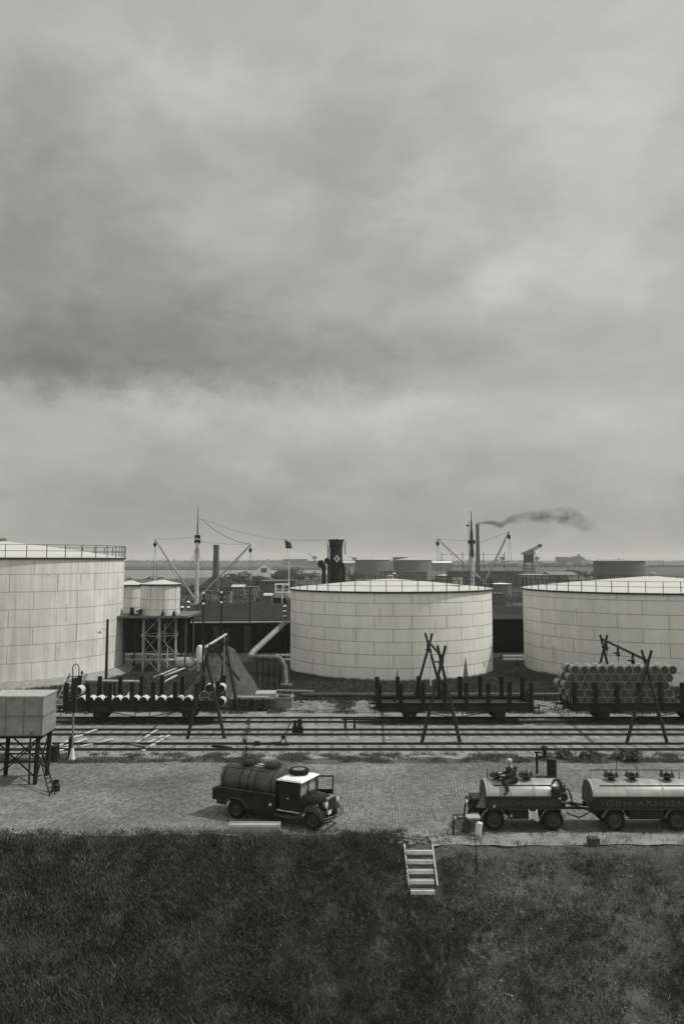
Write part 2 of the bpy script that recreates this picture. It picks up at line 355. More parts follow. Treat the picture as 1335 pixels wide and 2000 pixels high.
# road of stone setts
def sett_mat():
    m = bpy.data.materials.new('stone_setts'); m.use_nodes = True; t = m.node_tree; bs = t.nodes['Principled BSDF']; lk = t.links.new
    c = t.nodes.new('ShaderNodeTexCoord')
    wn = t.nodes.new('ShaderNodeTexNoise'); wn.inputs['Scale'].default_value = .07; wn.inputs['Detail'].default_value = 2; lk(c.outputs['Object'], wn.inputs['Vector'])
    wv = t.nodes.new('ShaderNodeVectorMath'); wv.operation = 'SCALE'; wv.inputs['Scale'].default_value = 1.6; lk(wn.outputs['Color'], wv.inputs[0])
    ad = t.nodes.new('ShaderNodeVectorMath'); ad.operation = 'ADD'; lk(c.outputs['Object'], ad.inputs[0]); lk(wv.outputs[0], ad.inputs[1])
    mp = t.nodes.new('ShaderNodeMapping'); mp.inputs['Rotation'].default_value = (0, 0, R(93)); lk(ad.outputs[0], mp.inputs[0])
    br = t.nodes.new('ShaderNodeTexBrick'); br.inputs['Scale'].default_value = 1; br.inputs['Brick Width'].default_value = .22; br.inputs['Row Height'].default_value = .14
    br.inputs['Mortar Size'].default_value = .022; br.inputs['Mortar Smooth'].default_value = .6; br.inputs['Color1'].default_value = (.115, .115, .108, 1); br.inputs['Color2'].default_value = (.25, .25, .236, 1); br.inputs['Mortar'].default_value = (.10, .10, .094, 1); lk(mp.outputs[0], br.inputs[0])
    def ns(sc, lo, hi, a, e, det=8):
        n = t.nodes.new('ShaderNodeTexNoise'); n.inputs['Scale'].default_value = sc; n.inputs['Detail'].default_value = det; n.inputs['Roughness'].default_value = .6; lk(c.outputs['Object'], n.inputs['Vector'])
        r = t.nodes.new('ShaderNodeMapRange'); r.inputs[1].default_value = lo; r.inputs[2].default_value = hi; r.inputs[3].default_value = a; r.inputs[4].default_value = e; lk(n.outputs['Fac'], r.inputs[0]); return r.outputs[0]
    a1 = ns(.17, .38, .60, .58, 1.06); a2 = ns(1.6, .3, .7, .8, 1.12)
    a3 = ns(.9, .60, .68, 1.0, .62, 5); a4 = ns(4.0, .35, .7, .88, 1.1, 3)
    def mu(p_, q_):
        x = t.nodes.new('ShaderNodeMath'); x.operation = 'MULTIPLY'; lk(p_, x.inputs[0]); lk(q_, x.inputs[1]); return x
    x = mu(mu(mu(a1, a2).outputs[0], a3).outputs[0], a4)
    vm = t.nodes.new('ShaderNodeVectorMath'); vm.operation = 'SCALE'; lk(br.outputs['Color'], vm.inputs[0]); lk(x.outputs[0], vm.inputs['Scale']); lk(vm.outputs[0], bs.inputs['Base Color'])
    bs.inputs['Roughness'].default_value = .85
    bp = t.nodes.new('ShaderNodeBump'); bp.inputs['Strength'].default_value = .6; bp.inputs['Distance'].default_value = .03; bp.invert = True; lk(br.outputs['Fac'], bp.inputs['Height']); lk(bp.outputs[0], bs.inputs['Normal'])
    return m
SETT = sett_mat()
GRAV = mat('cinder_gravel', .27, .95, .3, 1.1, .4, detail=12, v2=.12)
DIRT = mat('dry_dirt', .26, .95, .3, 1.5, .3, detail=10, v2=.14)
sheet('rail_yard', -60, 60, 47.6, 61.5, .004, GRAV, 1.0, .7, .8, .012)
sheet('road', -60, 60, 34.6, 46.4, .004, SETT, .3, .4, .45, .006)
sheet('shaded_yard', -60, 70, 76, 99.6, .006, mat('shaded_yard_ground', .028, .95, .4, .7, .4, detail=10, v2=.014), 1.0, 1.0, .8, .02)  # near-black yard ground; its colour also paints the right tank's shade in the gap
sheet('dirt_verge', 3.9, 26, 33.35, 34.72, .008, DIRT, .4, .2, .3, .02)
sheet('rubble_strip', -3.5, 24, 61.3, 66.0, .006, mat('rubble_ground', .20, .95, .5, 1.3, .5, detail=12, v2=.05), .8, .5, .5, .05)

# grass: dark bank in the foreground, verges and tank yard
def pts(n, f, x0, x1, y0, y1): return np.array([(x, y, hgt(x, y)) for x, y in rgrad(n, f, x0, x1, y0, y1)])
def bankf(x, y):
    right = max(0, min(1, (x-3.2)/2.2))
    k = .5+.5*fn(x, y, .45, 2)+.35*fn(x, y, 1.6, 5)
    d = 1.0
    if 2.85 < x < 4.05 and y > 31.0: return 0
    if right > .3 and y > 32.9+.5*fn(x, 2, .8): return .03
    e_ = (34.25 if x < 2.5 else 33.6)+1.0*fn(x, 2, .33)+.6*fn(x, 6, 1.3)
    if y > e_: d *= .12 if x < 3 else .02
    d *= .35+1.1*max(0, .5+1.1*fn(x, y, .8, 21))
    return d*((1-right)*(.65+.5*k)+right*(.05+.9*max(0, k-.40)))
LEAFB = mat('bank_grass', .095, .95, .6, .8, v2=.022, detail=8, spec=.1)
DRYG = mat('dry_grass', .26, .9, .35, 1.2, v2=.12)
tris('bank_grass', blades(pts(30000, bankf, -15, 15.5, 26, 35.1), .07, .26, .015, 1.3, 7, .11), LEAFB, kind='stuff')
def dryf(x, y):
    if 2.85 < x < 4.05 and y > 31.0: return 0
    return (.10 if x < 3.5 else .55*max(.1, .5+.8*fn(x, y, .8, 9)))*(1 if y < 32.9 else (.12 if x > 4 else .5))
def clumpf(x, y):
    if 2.7 < x < 4.2 and y > 31.2: return 0
    right = max(0, min(1, (x-4.3)/1.5)); e = (34.3 if x < 2.5 else 33.6)+1.0*fn(x, 2, .33)+.6*fn(x, 6, 1.3)
    return (1 if y < e-.7*right else 0)*max(0, (.35-.1*right)+1.2*fn(x, y, .55, 11))
Pc = pts(3200, clumpf, -15, 15.5, 26, 35.1); Vc = []
for q in Pc:
    s_ = NR.uniform(.10, .36); nn = 44; c_ = NR.normal(size=(nn, 3)); c_ /= np.linalg.norm(c_, axis=1)[:, None]; c_ *= (NR.uniform(.2, 1, (nn, 1))**.5)*np.array([s_, s_, s_*.7]); c_ += q+np.array([0, 0, s_*.5])
    Vc.append(np.stack([c_, c_+NR.normal(size=(nn, 3))*.03, c_+NR.normal(size=(nn, 3))*.03], 1))
tris('bank_weeds', np.concatenate(Vc), mat('weed_leaf', .085, .95, .5, 1.2, v2=.025, spec=.1), kind='stuff')
Ps = pts(700, lambda x, y: max(0, .15+1.3*fn(x, y, .45, 31))*(0 if (2.6 < x < 4.3 and y > 31) or y > 33.6 else 1), -15, 15.5, 26, 33.8)
tris('seed_stalks', blades(Ps, .3, .6, .010, .6, 2, .12), mat('dry_grass', .26, .9, .35, 1.2, v2=.12), kind='stuff')
tris('dry_bank_grass', blades(pts(6500, dryf, -15, 15.5, 26.5, 34.8), .08, .26, .012, 1.2, 5, .09), DRYG, kind='stuff')
def weedf(x, y):
    return max(0, .25+1.3*fn(x, y, .7, 4)+.5*fn(x, y, 2.3, 4))
tris('verge_weeds', blades(pts(5200, weedf, -23, 26, 46.5, 48.5), .05, .2, .02, .9, 5, .1), mat('verge_grass', .13, .9, .5, 1.0, v2=.07), kind='stuff')
def yardf(x, y):
    k = .8+.4*fn(x, y, .4, 4)
    if 6-11<x<6+11 and (x-6)**2+(y-87.2)**2 < 10.7**2: return 0
    if (x+33.5)**2+(y-83.3)**2 < 13.6**2: return 0
    if (x-34.5)**2+(y-85)**2 < 13.2**2: return 0
    return k
tris('yard_grass', blades(pts(21000, yardf, -34, 40, 66.2, 82), .12, .38, .03, .8, 5, .14), mat('yard_grass', .085, .9, .5, .6, v2=.045, detail=8), kind='stuff')
def rubf(x, y): return max(0, .1+1.5*fn(x, y, .6, 7))
tris('track_side_weeds', blades(pts(3800, rubf, -28, 34, 60.8, 66.4), .08, .3, .03, .9, 5, .12), mat('yard_grass', .07), kind='stuff')
# rough stones on the right bank and along the rubble strip
def stones(name, n, f, x0, x1, y0, y1, s0, s1, m, lift=0.0):
    b = MB()
    for x, y in rgrad(n, f, x0, x1, y0, y1):
        r = NR.uniform(s0, s1); z = hgt(x, y)+lift
        ret = bmesh.ops.create_icosphere(b.b, subdivisions=1, radius=r)
        for v in ret['verts']: v.co = Vector((v.co.x*NR.uniform(.7, 1.4), v.co.y*NR.uniform(.7, 1.3), v.co.z*NR.uniform(.4, .8)))+Vector((x, y, z+r*.2))
    b.build(name, m, kind='stuff')
stones('bank_rubble', 1300, lambda x, y: .2+.8*max(0, fn(x, y, .9, 3)), 4.2, 15, 27, 34.7, .015, .06, mat('rubble_stone', .24, .95, .3, 5, v2=.12))
stones('trackside_rubble', 1500, lambda x, y: max(0, fn(x, y, .5, 3)+.1), -4, 23, 62, 66, .04, .22, mat('rubble_stone', .24))
stones('gravel_bits', 2200, lambda x, y: max(0, fn(x, y, .4, 6)+.2), -23, 25, 48, 61, .02, .07, mat('rubble_stone', .24))

# ---------------------------------------------------------------- railway
RAIL = mat('rail_steel', .032, .6, .3, 6, spec=.2); SLP = mat('sleeper_wood', .14, .9, .35, 4, v2=.08)
def track(yc, label, x0=-40, x1=42):
    r = empty('railway_track', (0, yc, 0), label, 'railway track', 'railway tracks along the yard')
    for s in (-.7525, .7525):
        b = MB(); b.box(x0, x1, s-.036, s+.036, .075, .155); b.box(x0, x1, s-.07, s+.07, .045, .073); b.build('rail', RAIL, r)
    b = MB(); b.box(-.12, .12, -1.25, 1.25, -.06, .025, bev=.01); s0 = b.build('sleeper', SLP, r); x = x0+.3; s0.location.x = x
    while x < x1-1 and True:
        x += .95; c = s0.copy(); COL.objects.link(c); c.location.x = x+random.uniform(-.04, .04); c.rotation_euler.z = random.uniform(-.03, .03)
    return r
track(58.25, 'far railway track carrying the goods wagons', -30, 32)
track(54.2, 'middle railway track of dark rails with switch lever beside it', -28, 30)
track(50.1, 'near railway track of dark rails beside the paved road', -26, 28)

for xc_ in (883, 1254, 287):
    xo = X(xc_, 58.2); sheet('wagon_shade', xo-5.6, xo+5.4, 56.95, 59.7, .020, mat('shaded_ballast', .06, .8, .4, 1.5, .3, detail=10, v2=.03), .4, .5, .2, .0)  # dark sheet under each wagon, painting its shadow on the ballast
def wheelset(b, x, r=.46, g=.72):
    for s in (-g, g): b.lathe([(r*.94, -.065), (r, -.05), (r+.03, .06), (r-.05, .07), (r-.1, .03), (.12, .04), (.1, .1)], 20, (x, s, r+.155), 'y')
    b.tube((x, -g, r+.155), (x, g, r+.155), .07, n=8)
def wagon(yc, xc, label, half=5.15, boards=False, mesh_from=None):
    r = empty('goods_wagon', (xc, yc, 0), label, 'goods wagon', 'stake wagons on the far track')
    w = 1.32
    b = MB(); b.box(-half-.1, half+.1, -w, w, 1.16, 1.25); b.build('floor', mat('wagon_floor', .03, .9, .3, 3, .2, spec=.1), r)
    b = MB()
    for s in (-w+.06, w-.06): b.box(-half-.1, half+.1, s-.05, s+.05, .88, 1.157)
    for s in (-half-.1, half+.02): b.box(s, s+.08, -w+.11, w-.11, .86, 1.15)
    for s in (-.5, .5): b.box(-half, half, s-.05, s+.05, .9, 1.13)
    b.build('underframe', IRON, r)
    for i in range(8):
        x = -half+2*half*i/7
        for s, h in ((-w-.07, 2.85+random.uniform(-.05, .05)), (w+.07, 2.9+random.uniform(-.06, .06))):
            q = MB(); q.box(x-.145, x+.145, s-.065, s+.065, .98, h, bev=.012); st = q.build('stake', TIMB, r)
            st.rotation_euler.y = random.uniform(-.012, .012)
    for s in (-w-.02, w+.02):
        q = MB(); q.box(-half, half, s-.02, s+.02, 1.253, 1.46); q.build('side_board', TIMB, r)
        q = MB(); q.box(-half, half, s-.012 if s > 0 else s-.03, s+.03 if s > 0 else s+.012, 1.47, 1.50); q.build('top_strip', mat('worn_strip', .13, .7, .2, 3), r)
    for x in (-half-.06, half+.06):
        q = MB()
        for z in (1.35, 1.6, 1.85): q.box(x-.02, x+.02, -w, w, z-.09, z+.09)
        q.build('end_board', TIMB, r)
    for x in (-3.05, 3.05):
        q = MB(); wheelset(q, x); q.build('wheelset', IRON, r)
        for s in (-w+.1, w-.1):
            q = MB(); q.box(x-.14, x+.14, s-.1, s+.1, .47, .75, bev=.03)
            pts_ = [(x-.65+1.3*k/8, s, .87-.10*(1-((k-4)/4)**2)) for k in range(9)]; q.path(pts_, .04, 5)
            q.box(x-.3, x-.24, s-.03, s+.03, .35, .88); q.box(x+.24, x+.3, s-.03, s+.03, .35, .88)
            q.build('axle_box', IRON, r)
    for x, sg in ((-half-.1, -1), (half+.1, 1)):
        for s in (-.87, .87):
            q = MB(); q.lathe([(.09, 0), (.09, .32), (.05, .33), (.05, .5), (.2, .51), (.19, .55)], 12, (x, s, 1.05), 'x', mtx=Matrix.Diagonal((sg, 1, 1, 1))); q.build('buffer', IRON, r)
        q = MB(); q.path([(x, 0, 1.02), (x+sg*.15, 0, 1.0), (x+sg*.3, 0, .9), (x+sg*.3, 0, .7)], .03, 5); q.build('coupling_hook', IRON, r)
    for s in (-w+.12, w-.12):
        q = MB(); q.beam((-2.4, s, .87), (-.5, s, .52), .05); q.beam((-.5, s, .52), (.5, s, .52), .05); q.beam((.5, s, .52), (2.4, s, .87), .05)
        q.beam((-.5, s, .52), (-.5, s, .88), .05); q.beam((.5, s, .52), (.5, s, .88), .05); q.build('truss_rod', IRON, r)
    q = MB(); q.path([(-half-.25, -w+.1, .75), (-half-.25, -w+.1, 2.5)], .03, 6); q.path([(-half-.4, -w, .45), (-half-.4, -w, .95)], .02, 5); q.path([(-half-.1, -w, .95), (-half-.4, -w, .95)], .02, 5)
    q.box(-half-.5, -half-.1, -w-.02, -w+.35, .42, .46); q.build('shunters_step', IRON, r)
    return r
YW = 58.25
wag = [wagon(YW, X(883, YW, 1.5), 'empty goods wagon with bare timber stakes in front of the middle white tank'),
       wagon(YW, X(1254, YW, 1.5), 'goods wagon at the right stacked high with oil drums'),
       wagon(YW, X(287, YW, 1.5), 'goods wagon at the left with a single layer of pale topped drums')]
q = MB(); q.box(-5.1, 5.1, -1.40, -1.385, 1.25, 1.62); q.build('side_board', TIMB, wag[2])
# ladder-like gate end on the loaded wagon
q = MB(); xx = -5.45
for s in (-.9, .9): q.beam((xx, s, 1.2), (xx-.12, s, 3.1), .07, .05)
for k in range(5): q.beam((xx-.02*k, -.9, 1.45+k*.38), (xx-.02*k, .9, 1.45+k*.38), .05, .06)
q.build('end_rack', TIMB, wag[1])

# drums
def drum_mesh(name, mats, r=.29, l=.86):
    b = MB(); b.m(0)
    pr = [(r-.02, 0), (r+.008, .0), (r+.008, .02), (r, .03), (r, l*.33-.03), (r+.014, l*.33), (r, l*.33+.03), (r, l*.66-.03), (r+.014, l*.66), (r, l*.66+.03), (r, l-.03), (r+.008, l-.02), (r+.008, l), (r-.02, l)]
    n = 24; rows = []
    for rr, h in pr: rows.append([b.b.verts.new((rr*math.cos(2*PI*i/n), h, rr*math.sin(2*PI*i/n))) for i in range(n)])
    for k in range(len(rows)-1): b.skin(rows[k], rows[k+1])
    b.m(1)
    for h, sgn, row in ((.03, 1, rows[0]), (l-.03, -1, rows[-1])):
        c = [b.b.verts.new(((r-.022)*math.cos(2*PI*i/n), h, (r-.022)*math.sin(2*PI*i/n))) for i in range(n)]
        b.skin(row, c, False); b.face(c)
    b.lathe([(.035, -.0), (.035, .02)], 8, (.0, .01, .2), 'y')
    bmesh.ops.recalc_face_normals(b.b, faces=b.b.faces[:])
    me = bpy.data.meshes.new(name); b.b.to_mesh(me); b.b.free()
    for m in mats: me.materials.append(m)
    me.set_sharp_from_angle(angle=R(40)); return me
DR1 = drum_mesh('oil_drum', [mat('drum_grey', .34, .36, .25, 3, metal=.2, v2=.17), mat('drum_lid_grey', .075, .7, .3, .35, v2=.035, spec=.2)])
DR2 = drum_mesh('oil_drum', [mat('drum_pale', .5, .4, .12, 3), mat('drum_lid_black', .022, .6, .3, 1.7, spec=.15)])
def drum(me, x, y, z, label, group, ry=None):
    o = bpy.data.objects.new('oil_drum', me); COL.objects.link(o); o.location = (x, y, z)
    o.rotation_euler = (0, random.uniform(0, 6.28) if ry is None else ry, random.uniform(-.02, .02))
    tag(o, label, 'oil drum', group)
y0 = YW-1.31
rows5 = [(1.555, 1124), (2.075, 1115.5), (2.60, 1107), (3.12, 1115), (3.64, 1123)]
RN = ['bottom', 'second', 'middle', 'fourth', 'top']
for k, (z, px) in enumerate(rows5):
    x0_ = X(px, y0, z); nn = 12 if px < 1110 else 12
    for i in range(nn):
        x = x0_+i*.605
        deep = 2 if (k == 4 or i == 0) else 1
        for d in range(deep):
            wh = ['front', 'middle', 'rear'][d]
            drum(DR1, x+random.uniform(-.012, .012)-(d > 0)*.16*(i == 0), y0+d*.92+random.uniform(-.05, .05), z,
                 'grey drum %s from left in the %s row, %s layer of right wagon' % (ORD[i], RN[k], wh), 'grey drums stacked on the right wagon')
yl = YW-1.27
for i in range(15):
    x = X(158+17.35*i, yl, 1.56)
    for d in range(1):
        drum(DR2, x, yl+d*.87, 1.56, 'pale black lidded drum, %s from left in %s of the left wagon' % (ORD[i], 'the line'), 'pale drums lying on the left wagon')
for px, py, me, lb in ((152, 1350, DR2, 'pale drum resting on the row at the left end of left wagon'), (399, 1359, DR1, 'grey drum at the lower left of the small pile on the left wagon'),
                   (416, 1359, DR1, 'grey drum at the lower right of the small pile on the left wagon'), (408, 1345, DR2, 'pale topped drum highest on the small pile of the left wagon'),
                   (431, 1346, DR2, 'pale drum sunlit on its right side beside the last stake of the left wagon'), (431, 1372, DR2, 'pale drum lying low at the right end of the left wagon floor')):
    p = at(px, py, yl); drum(me, p.x, yl, p.z, lb, 'loose drums on the left wagon')

# ---------------------------------------------------------------- big storage tanks
def tank(center, Rr, z0, Ht, course, plate, rise, label, m, rail_h=1.0, off=0.0, skirt=1.0, pitch=1.45, group='white storage tanks behind the railway', roofm=None, seg=96, over=.14):
    c = Vector((center[0], center[1], 0)); r = empty('storage_tank', c, label, 'storage tank', group)
    b = MB(); b.lathe([(Rr, z0), (Rr, z0+Ht)], seg, uvm=True); b.build('shell', m, r)
    b = MB(); b.lathe([(Rr+over, z0+Ht+.004), (Rr+over, z0+Ht+.05), (Rr*.5, z0+Ht+.05+rise*.56), (.3, z0+Ht+.05+rise), (.0001, z0+Ht+.06+rise)], seg); b.build('roof', roofm or mat('tank_roof_white', .48, .6, .06, .5), r)
    b = MB(); b.lathe([(Rr+over+.02, z0+Ht-.12), (Rr+over+.02, z0+Ht+.03), (Rr+over-.02, z0+Ht+.03), (Rr+over-.02, z0+Ht-.12), (Rr+over+.02, z0+Ht-.12)], seg); b.build('rim_angle', IRON, r)
    if rail_h:
        rr = Rr+over-.06; rl = MB()
        for z in (rail_h, rail_h*.52): rl.lathe([(rr-.02, z0+Ht+.05+z-.02), (rr+.02, z0+Ht+.05+z-.02), (rr+.02, z0+Ht+.05+z+.02), (rr-.02, z0+Ht+.05+z+.02), (rr-.02, z0+Ht+.05+z-.02)], seg)
        rl = rl.build('railing', IRON, r); n = min(98, int(2*PI*rr/pitch))
        pb = MB(); pb.box(-.028, .028, -.028, .028, 0, rail_h); p0 = pb.build('railing_post', IRON, rl)
        for i in range(n):
            a = 2*PI*i/n; o = p0 if i == 0 else p0.copy()
            if i: COL.objects.link(o)
            o.location = (rr*math.cos(a), rr*math.sin(a), z0+Ht+.05); o.rotation_euler.z = a
    if skirt:
        b = MB(); b.lathe([(Rr+skirt, -.05), (Rr+.25, z0), (Rr-.2, z0+.01)], seg); b.build('foundation_ring', CONC if z0 > .1 else mat('dark_footing', .06), r)
    b = MB(); b.lathe([(.35, z0+Ht+rise-.02), (.35, z0+Ht+rise+.3), (.45, z0+Ht+rise+.32), (.0001, z0+Ht+rise+.5)], 12); b.build('vent', GREY, r)
    return r
TW = tank_mat('white_tank_plates', .80, 3.5, 1.185, .45, 0.0, .16); TW2 = tank_mat('white_tank_plates_worn', .80, 4.2, 1.55, .55, 1.2, .38); TW3 = tank_mat('white_tank_plates_dull', .74, 4.4, 1.25, .45, .8, .18)
tm = tank((5.99, 87.2), 10.5, 0.0, 8.15, 1.185, 3.5, .95, 'round white riveted storage tank in the middle with a railed flat cone roof', TW, skirt=0)
q = MB(); q.lathe([(.5, 8.7), (.5, 9.35)], 14, (6.5, -4, 0)); q.tube((4.2, 1.0, 8.9), (4.2, 1.0, 9.55), .12, n=8); q.build('roof_hatch', GREY, tm)
def shell_mark(t, c, Rr, marks, m, run=False):
    for (px, ya, yb, w_) in marks:
        q = MB(); Yf = c[1]-Rr*.9; x = X(px, Yf, 4)
        ang = math.asin(max(-.99, min(.99, (x-c[0])/Rr))); Yf = c[1]-Rr*math.cos(ang); x = X(px, Yf, 4); ang = math.asin(max(-.99, min(.99, (x-c[0])/Rr))); Yf = c[1]-Rr*math.cos(ang)
        z1, z0_ = Z(ya, Yf), max(0, Z(yb, Yf)); hw = w_*Yf/F_PX/2/Rr/max(.3, math.cos(ang)); rows = []
        for k in range(9):
            f = k/8; z = z0_+(z1-z0_)*f; h_ = hw*((f*.5+.1) if run else (1-f)**.8)*(1+.25*noise.noise(Vector((px, f*4, 0))))+.0004
            rows.append([q.b.verts.new(((Rr+.012)*math.sin(ang+s*h_), -(Rr+.012)*math.cos(ang+s*h_), z)) for s in (-1, 0, 1)])
        for r0, r1 in zip(rows, rows[1:]):
            for k in (0, 1): q.face([r0[k], r0[k+1], r1[k+1], r1[k]])
        q.build('stain', m, t)
MARK = mat('dark_mark', .10, .9, .4, 6); STN2 = mat('rust_stain', .46, .9, .2, 6)
shell_mark(tm, (5.99, 87.2), 10.5, [(908, 1284, 1328, 11), (775, 1306, 1330, 4), (946, 1292, 1301, 3)], MARK)
shell_mark(tm, (5.99, 87.2), 10.5, [(647, 1166, 1176, 4), (742, 1190, 1215, 4), (690, 1226, 1255, 3), (850, 1215, 1240, 3), (612, 1285, 1312, 4)], STN2, True)
# round and pointed dark marks low on the shell with their own outline (thin plates curved with the shell)
tl = tank((-33.5, 83.3), 12.0, .55, 10.75, 1.55, 4.0, 1.65, 'tallest white storage tank at the left edge with stained plates', TW2, rail_h=1.15, skirt=1.3, pitch=1.75)
tr_ = tank((33.2, 86.0), 13.2, 0.0, 8.15, 1.25, 4.4, 1.25, 'wide white storage tank at the right edge standing behind the drum wagon', TW3, skirt=0)

shell_mark(tl, (-33.5, 83.3), 12.0, [(185, 1119, 1142, 5), (121, 1123, 1150, 5), (97, 1121, 1126, 4), (150, 1180, 1215, 3)], STN2, True)
shell_mark(tr_, (33.2, 86.0), 13.2, [(1060, 1262, 1300, 5), (1190, 1170, 1176, 6), (1100, 1190, 1220, 3)], STN2, True)
# ---------------------------------------------------------------- small raised tanks on a braced steel frame
def ptank(px, Y, Rr, zb, zt, label):
    x = X(px, Y, zb); r = tank((x, Y), Rr, zb, zt-zb, 1.55, 3.6, .42, label, mat('painted_tank', .6, .6, .15, .8, stretch=(1, 1, .4)), rail_h=0, skirt=0, group='small white tanks on the steel platform', seg=48, over=.12)
    q = MB(); q.lathe([(Rr+.012, zb+1.55), (Rr+.02, zb+1.57), (Rr+.012, zb+1.6)], 48); q.lathe([(Rr+.012, zb+.55), (Rr+.02, zb+.57), (Rr+.012, zb+.6)], 48)
    for a in (-1.2, -1.9, -.5): q.beam((math.cos(a)*(Rr+.01), math.sin(a)*(Rr+.01), zb), (math.cos(a)*(Rr+.01), math.sin(a)*(Rr+.01), zt), .03)
    q.build('plate_seam', mat('seam_grey', .3), r); return r
ZP = Z(1201, 84)
pt1 = ptank(313, 85.0, 1.97, ZP, Z(1141, 85), 'small white tank above the braced steel frame left of the ship mast')
pt2 = ptank(252, 88.0, 1.55, ZP, Z(1142, 88), 'small shaded white tank between the tallest tank and its twin on the platform')
for t_, sgn in ((pt1, 1), (pt2, -1)):
    q = MB(); q.lathe([(.2, ZP+3.55), (.3, ZP+3.7), (.2, ZP+3.85), (.0001, ZP+3.9)], 10, (.1, 0, 0)); q.path([(-.4, 0, ZP+3.6), (-.4, 0, ZP+3.85), (-1.2, 0, ZP+3.85)], .06, 6); q.build('breather_pipe', GREY, t_)
fx, fy = X(313, 85, ZP), 85.0
fr = empty('platform_frame', (fx, fy, 0), 'pale braced steel frame with crossing struts under the small white tank', 'steel frame')
q = MB(); q.box(X(243, 85, ZP)-fx-3.5, X(376, 85, ZP)-fx, -2.6, 5.2, ZP-.22, ZP-.004); q.build('deck', mat('platform_deck', .12, .8, .3, 2), fr)
hexp = [(1.85*math.cos(a), 1.9*math.sin(a)) for a in [R(d) for d in (-80, -20, 40, 100, 160, 220)]]
STL = mat('frame_steel', .34, .6, .3, 3)
za, zb_, zc_, zd = 0, ZP*.30, ZP*.63, ZP-.22
for i, (x, y) in enumerate(hexp):
    q = MB(); q.tube((x, y, za), (x, y, zd), .10, n=8); lg = q.build('leg', STL, fr)
    q = MB(); q.lathe([(.2, zc_-.18), (.24, zc_), (.2, zc_+.18)], 8, (x, y, 0)); q.build('joint', STL, lg); q = MB(); q.lathe([(.17, zb_-.12), (.19, zb_), (.17, zb_+.12)], 8, (x, y, 0)); q.build('joint', STL, lg)
    x2, y2 = hexp[(i+1) % 6]; q = MB()
    for z in (zb_, zc_): q.beam((x, y, z), (x2, y2, z), .07)
    q.beam((x, y, zc_), (x2, y2, zd), .06); q.beam((x2, y2, zb_), (x, y, zc_), .06); q.beam((x, y, zb_), (x2, y2, za), .06); q.build('brace', STL, fr)
for x, y in ((-3.6, 0), (-3.4, 3.5), (2.9, 3), (2.9, -1.5)):
    q = MB(); q.tube((x, y, 0), (x, y, ZP-.22), .09, n=8); q.build('outer_leg', mat('dark_frame', .07, .7, .3, 3), fr)
q = MB(); q.path([(.9, -1.9, ZP-.8), (.9, -1.9, ZP-2.6), (1.2, -1.9, ZP-3.0), (1.2, -1.9, .4)], .06, 6); q.build('drain_pipe', STL, fr)
for px, nm in ((318, 'left'), (340, 'right')):
    p = at(px, 1197, 82.8); b = MB(); b.lathe([(.22, 0), (.16, .25), (.05, .5), (.0001, .62)], 10, (p.x, p.y, ZP)); b.path([(p.x+.1, p.y-.2, ZP+.3), (p.x+.35, p.y-.2, ZP+.4), (p.x+.35, p.y-.2, ZP+.1)], .04, 6)
    b.build('valve', IRON, org=(p.x, p.y, ZP), label='small dark valve standing at the foot of the raised tank, %s one' % nm, cat='valve', group='valves on the platform')
# dark pump on the platform beside second tank
b = MB(); p = at(262, 1190, 83.2); b.lathe([(.35, -.15), (.4, 0), (.35, .15)], 14, (p.x-.2, p.y, ZP+.42), 'x'); b.box(p.x-.5, p.x+.6, p.y-.25, p.y+.25, ZP, ZP+.12); b.tube((p.x+.2, p.y, ZP+.4), (p.x+.8, p.y, ZP+.4), .1); b.box(p.x+.5, p.x+.8, p.y-.2, p.y+.2, ZP+.12, ZP+.6)
b.build('pump', IRON, org=(p.x, p.y, ZP), label='dark pump with flywheel on the platform beside the small shaded tank', cat='pump')

# insulator posts right of the platform
def insulators(px, py, Y, label):
    p = at(px, py, Y); r = empty('insulator_post', (p.x, Y, 0), label, 'insulator post', 'posts with white insulators')
    b = MB(); b.tube((0, 0, 0), (0, 0, p.z-.1), .09, .07, 6); b.build('post', TIMB, r)
    for k in range(3):
        b = MB(); b.lathe([(.05, 0), (.2, .02), (.1, .14), (.0001, .2)], 12, (0, 0, p.z-.15-.55*k)); b.build('insulator', WHITE, r)
insulators(368, 1174, 90, 'dark post with three white insulators right of the small tanks')
insulators(356, 1184, 91, 'shorter post with white insulators beside the small tank wall')
insulators(556, 1182, 92, 'post with white insulators by the left edge of the middle white tank')
def pole(px, ytop, Y, r0, label, m=TIMB, lamp=None, group='tall poles around the yard', zb=0, cap=True):
    p = at(px, ytop, Y); r = empty('utility_pole', (p.x, Y, zb), label, 'pole', group)
    b = MB(); b.tube((0, 0, -.2), (0, 0, p.z-zb), r0, r0*.75, 8); b.build('shaft', m, r)
    if cap:
        b = MB(); b.lathe([(.04, 0), (.11, .02), (.06, .14), (.0001, .17)], 8, (.0, -r0-.12, p.z-zb-.15)); b.lathe([(.04, 0), (.11, .02), (.06, .14), (.0001, .17)], 8, (.0, -r0-.12, p.z-zb-1.1)); b.beam((0, 0, p.z-zb-.2), (0, -r0-.14, p.z-zb-.2), .04); b.beam((0, 0, p.z-zb-1.15), (0, -r0-.14, p.z-zb-1.15), .04); b.build('insulator', WHITE, r)
    if lamp:
        b = MB(); b.path([(0, 0, p.z-zb-.9), (-.35, -.1, p.z-zb-.7), (-.55, -.1, p.z-zb-.95)], .02, 5); b.lathe([(.05, .12), (.2, 0), (.18, -.02), (.05, -.06)], 10, (-.55, -.1, p.z-zb-1.05)); b.build('lamp', GREY, r)
    return r
pole(210.5, 1209, 64.5, .13, 'dark tarred lamp pole rising in front of the tallest white tank', IRON, lamp=True, cap=False)
pole(398, 1156, 74, .09, 'tall dark pole above the left gantry, left one of the pair', TIMB)
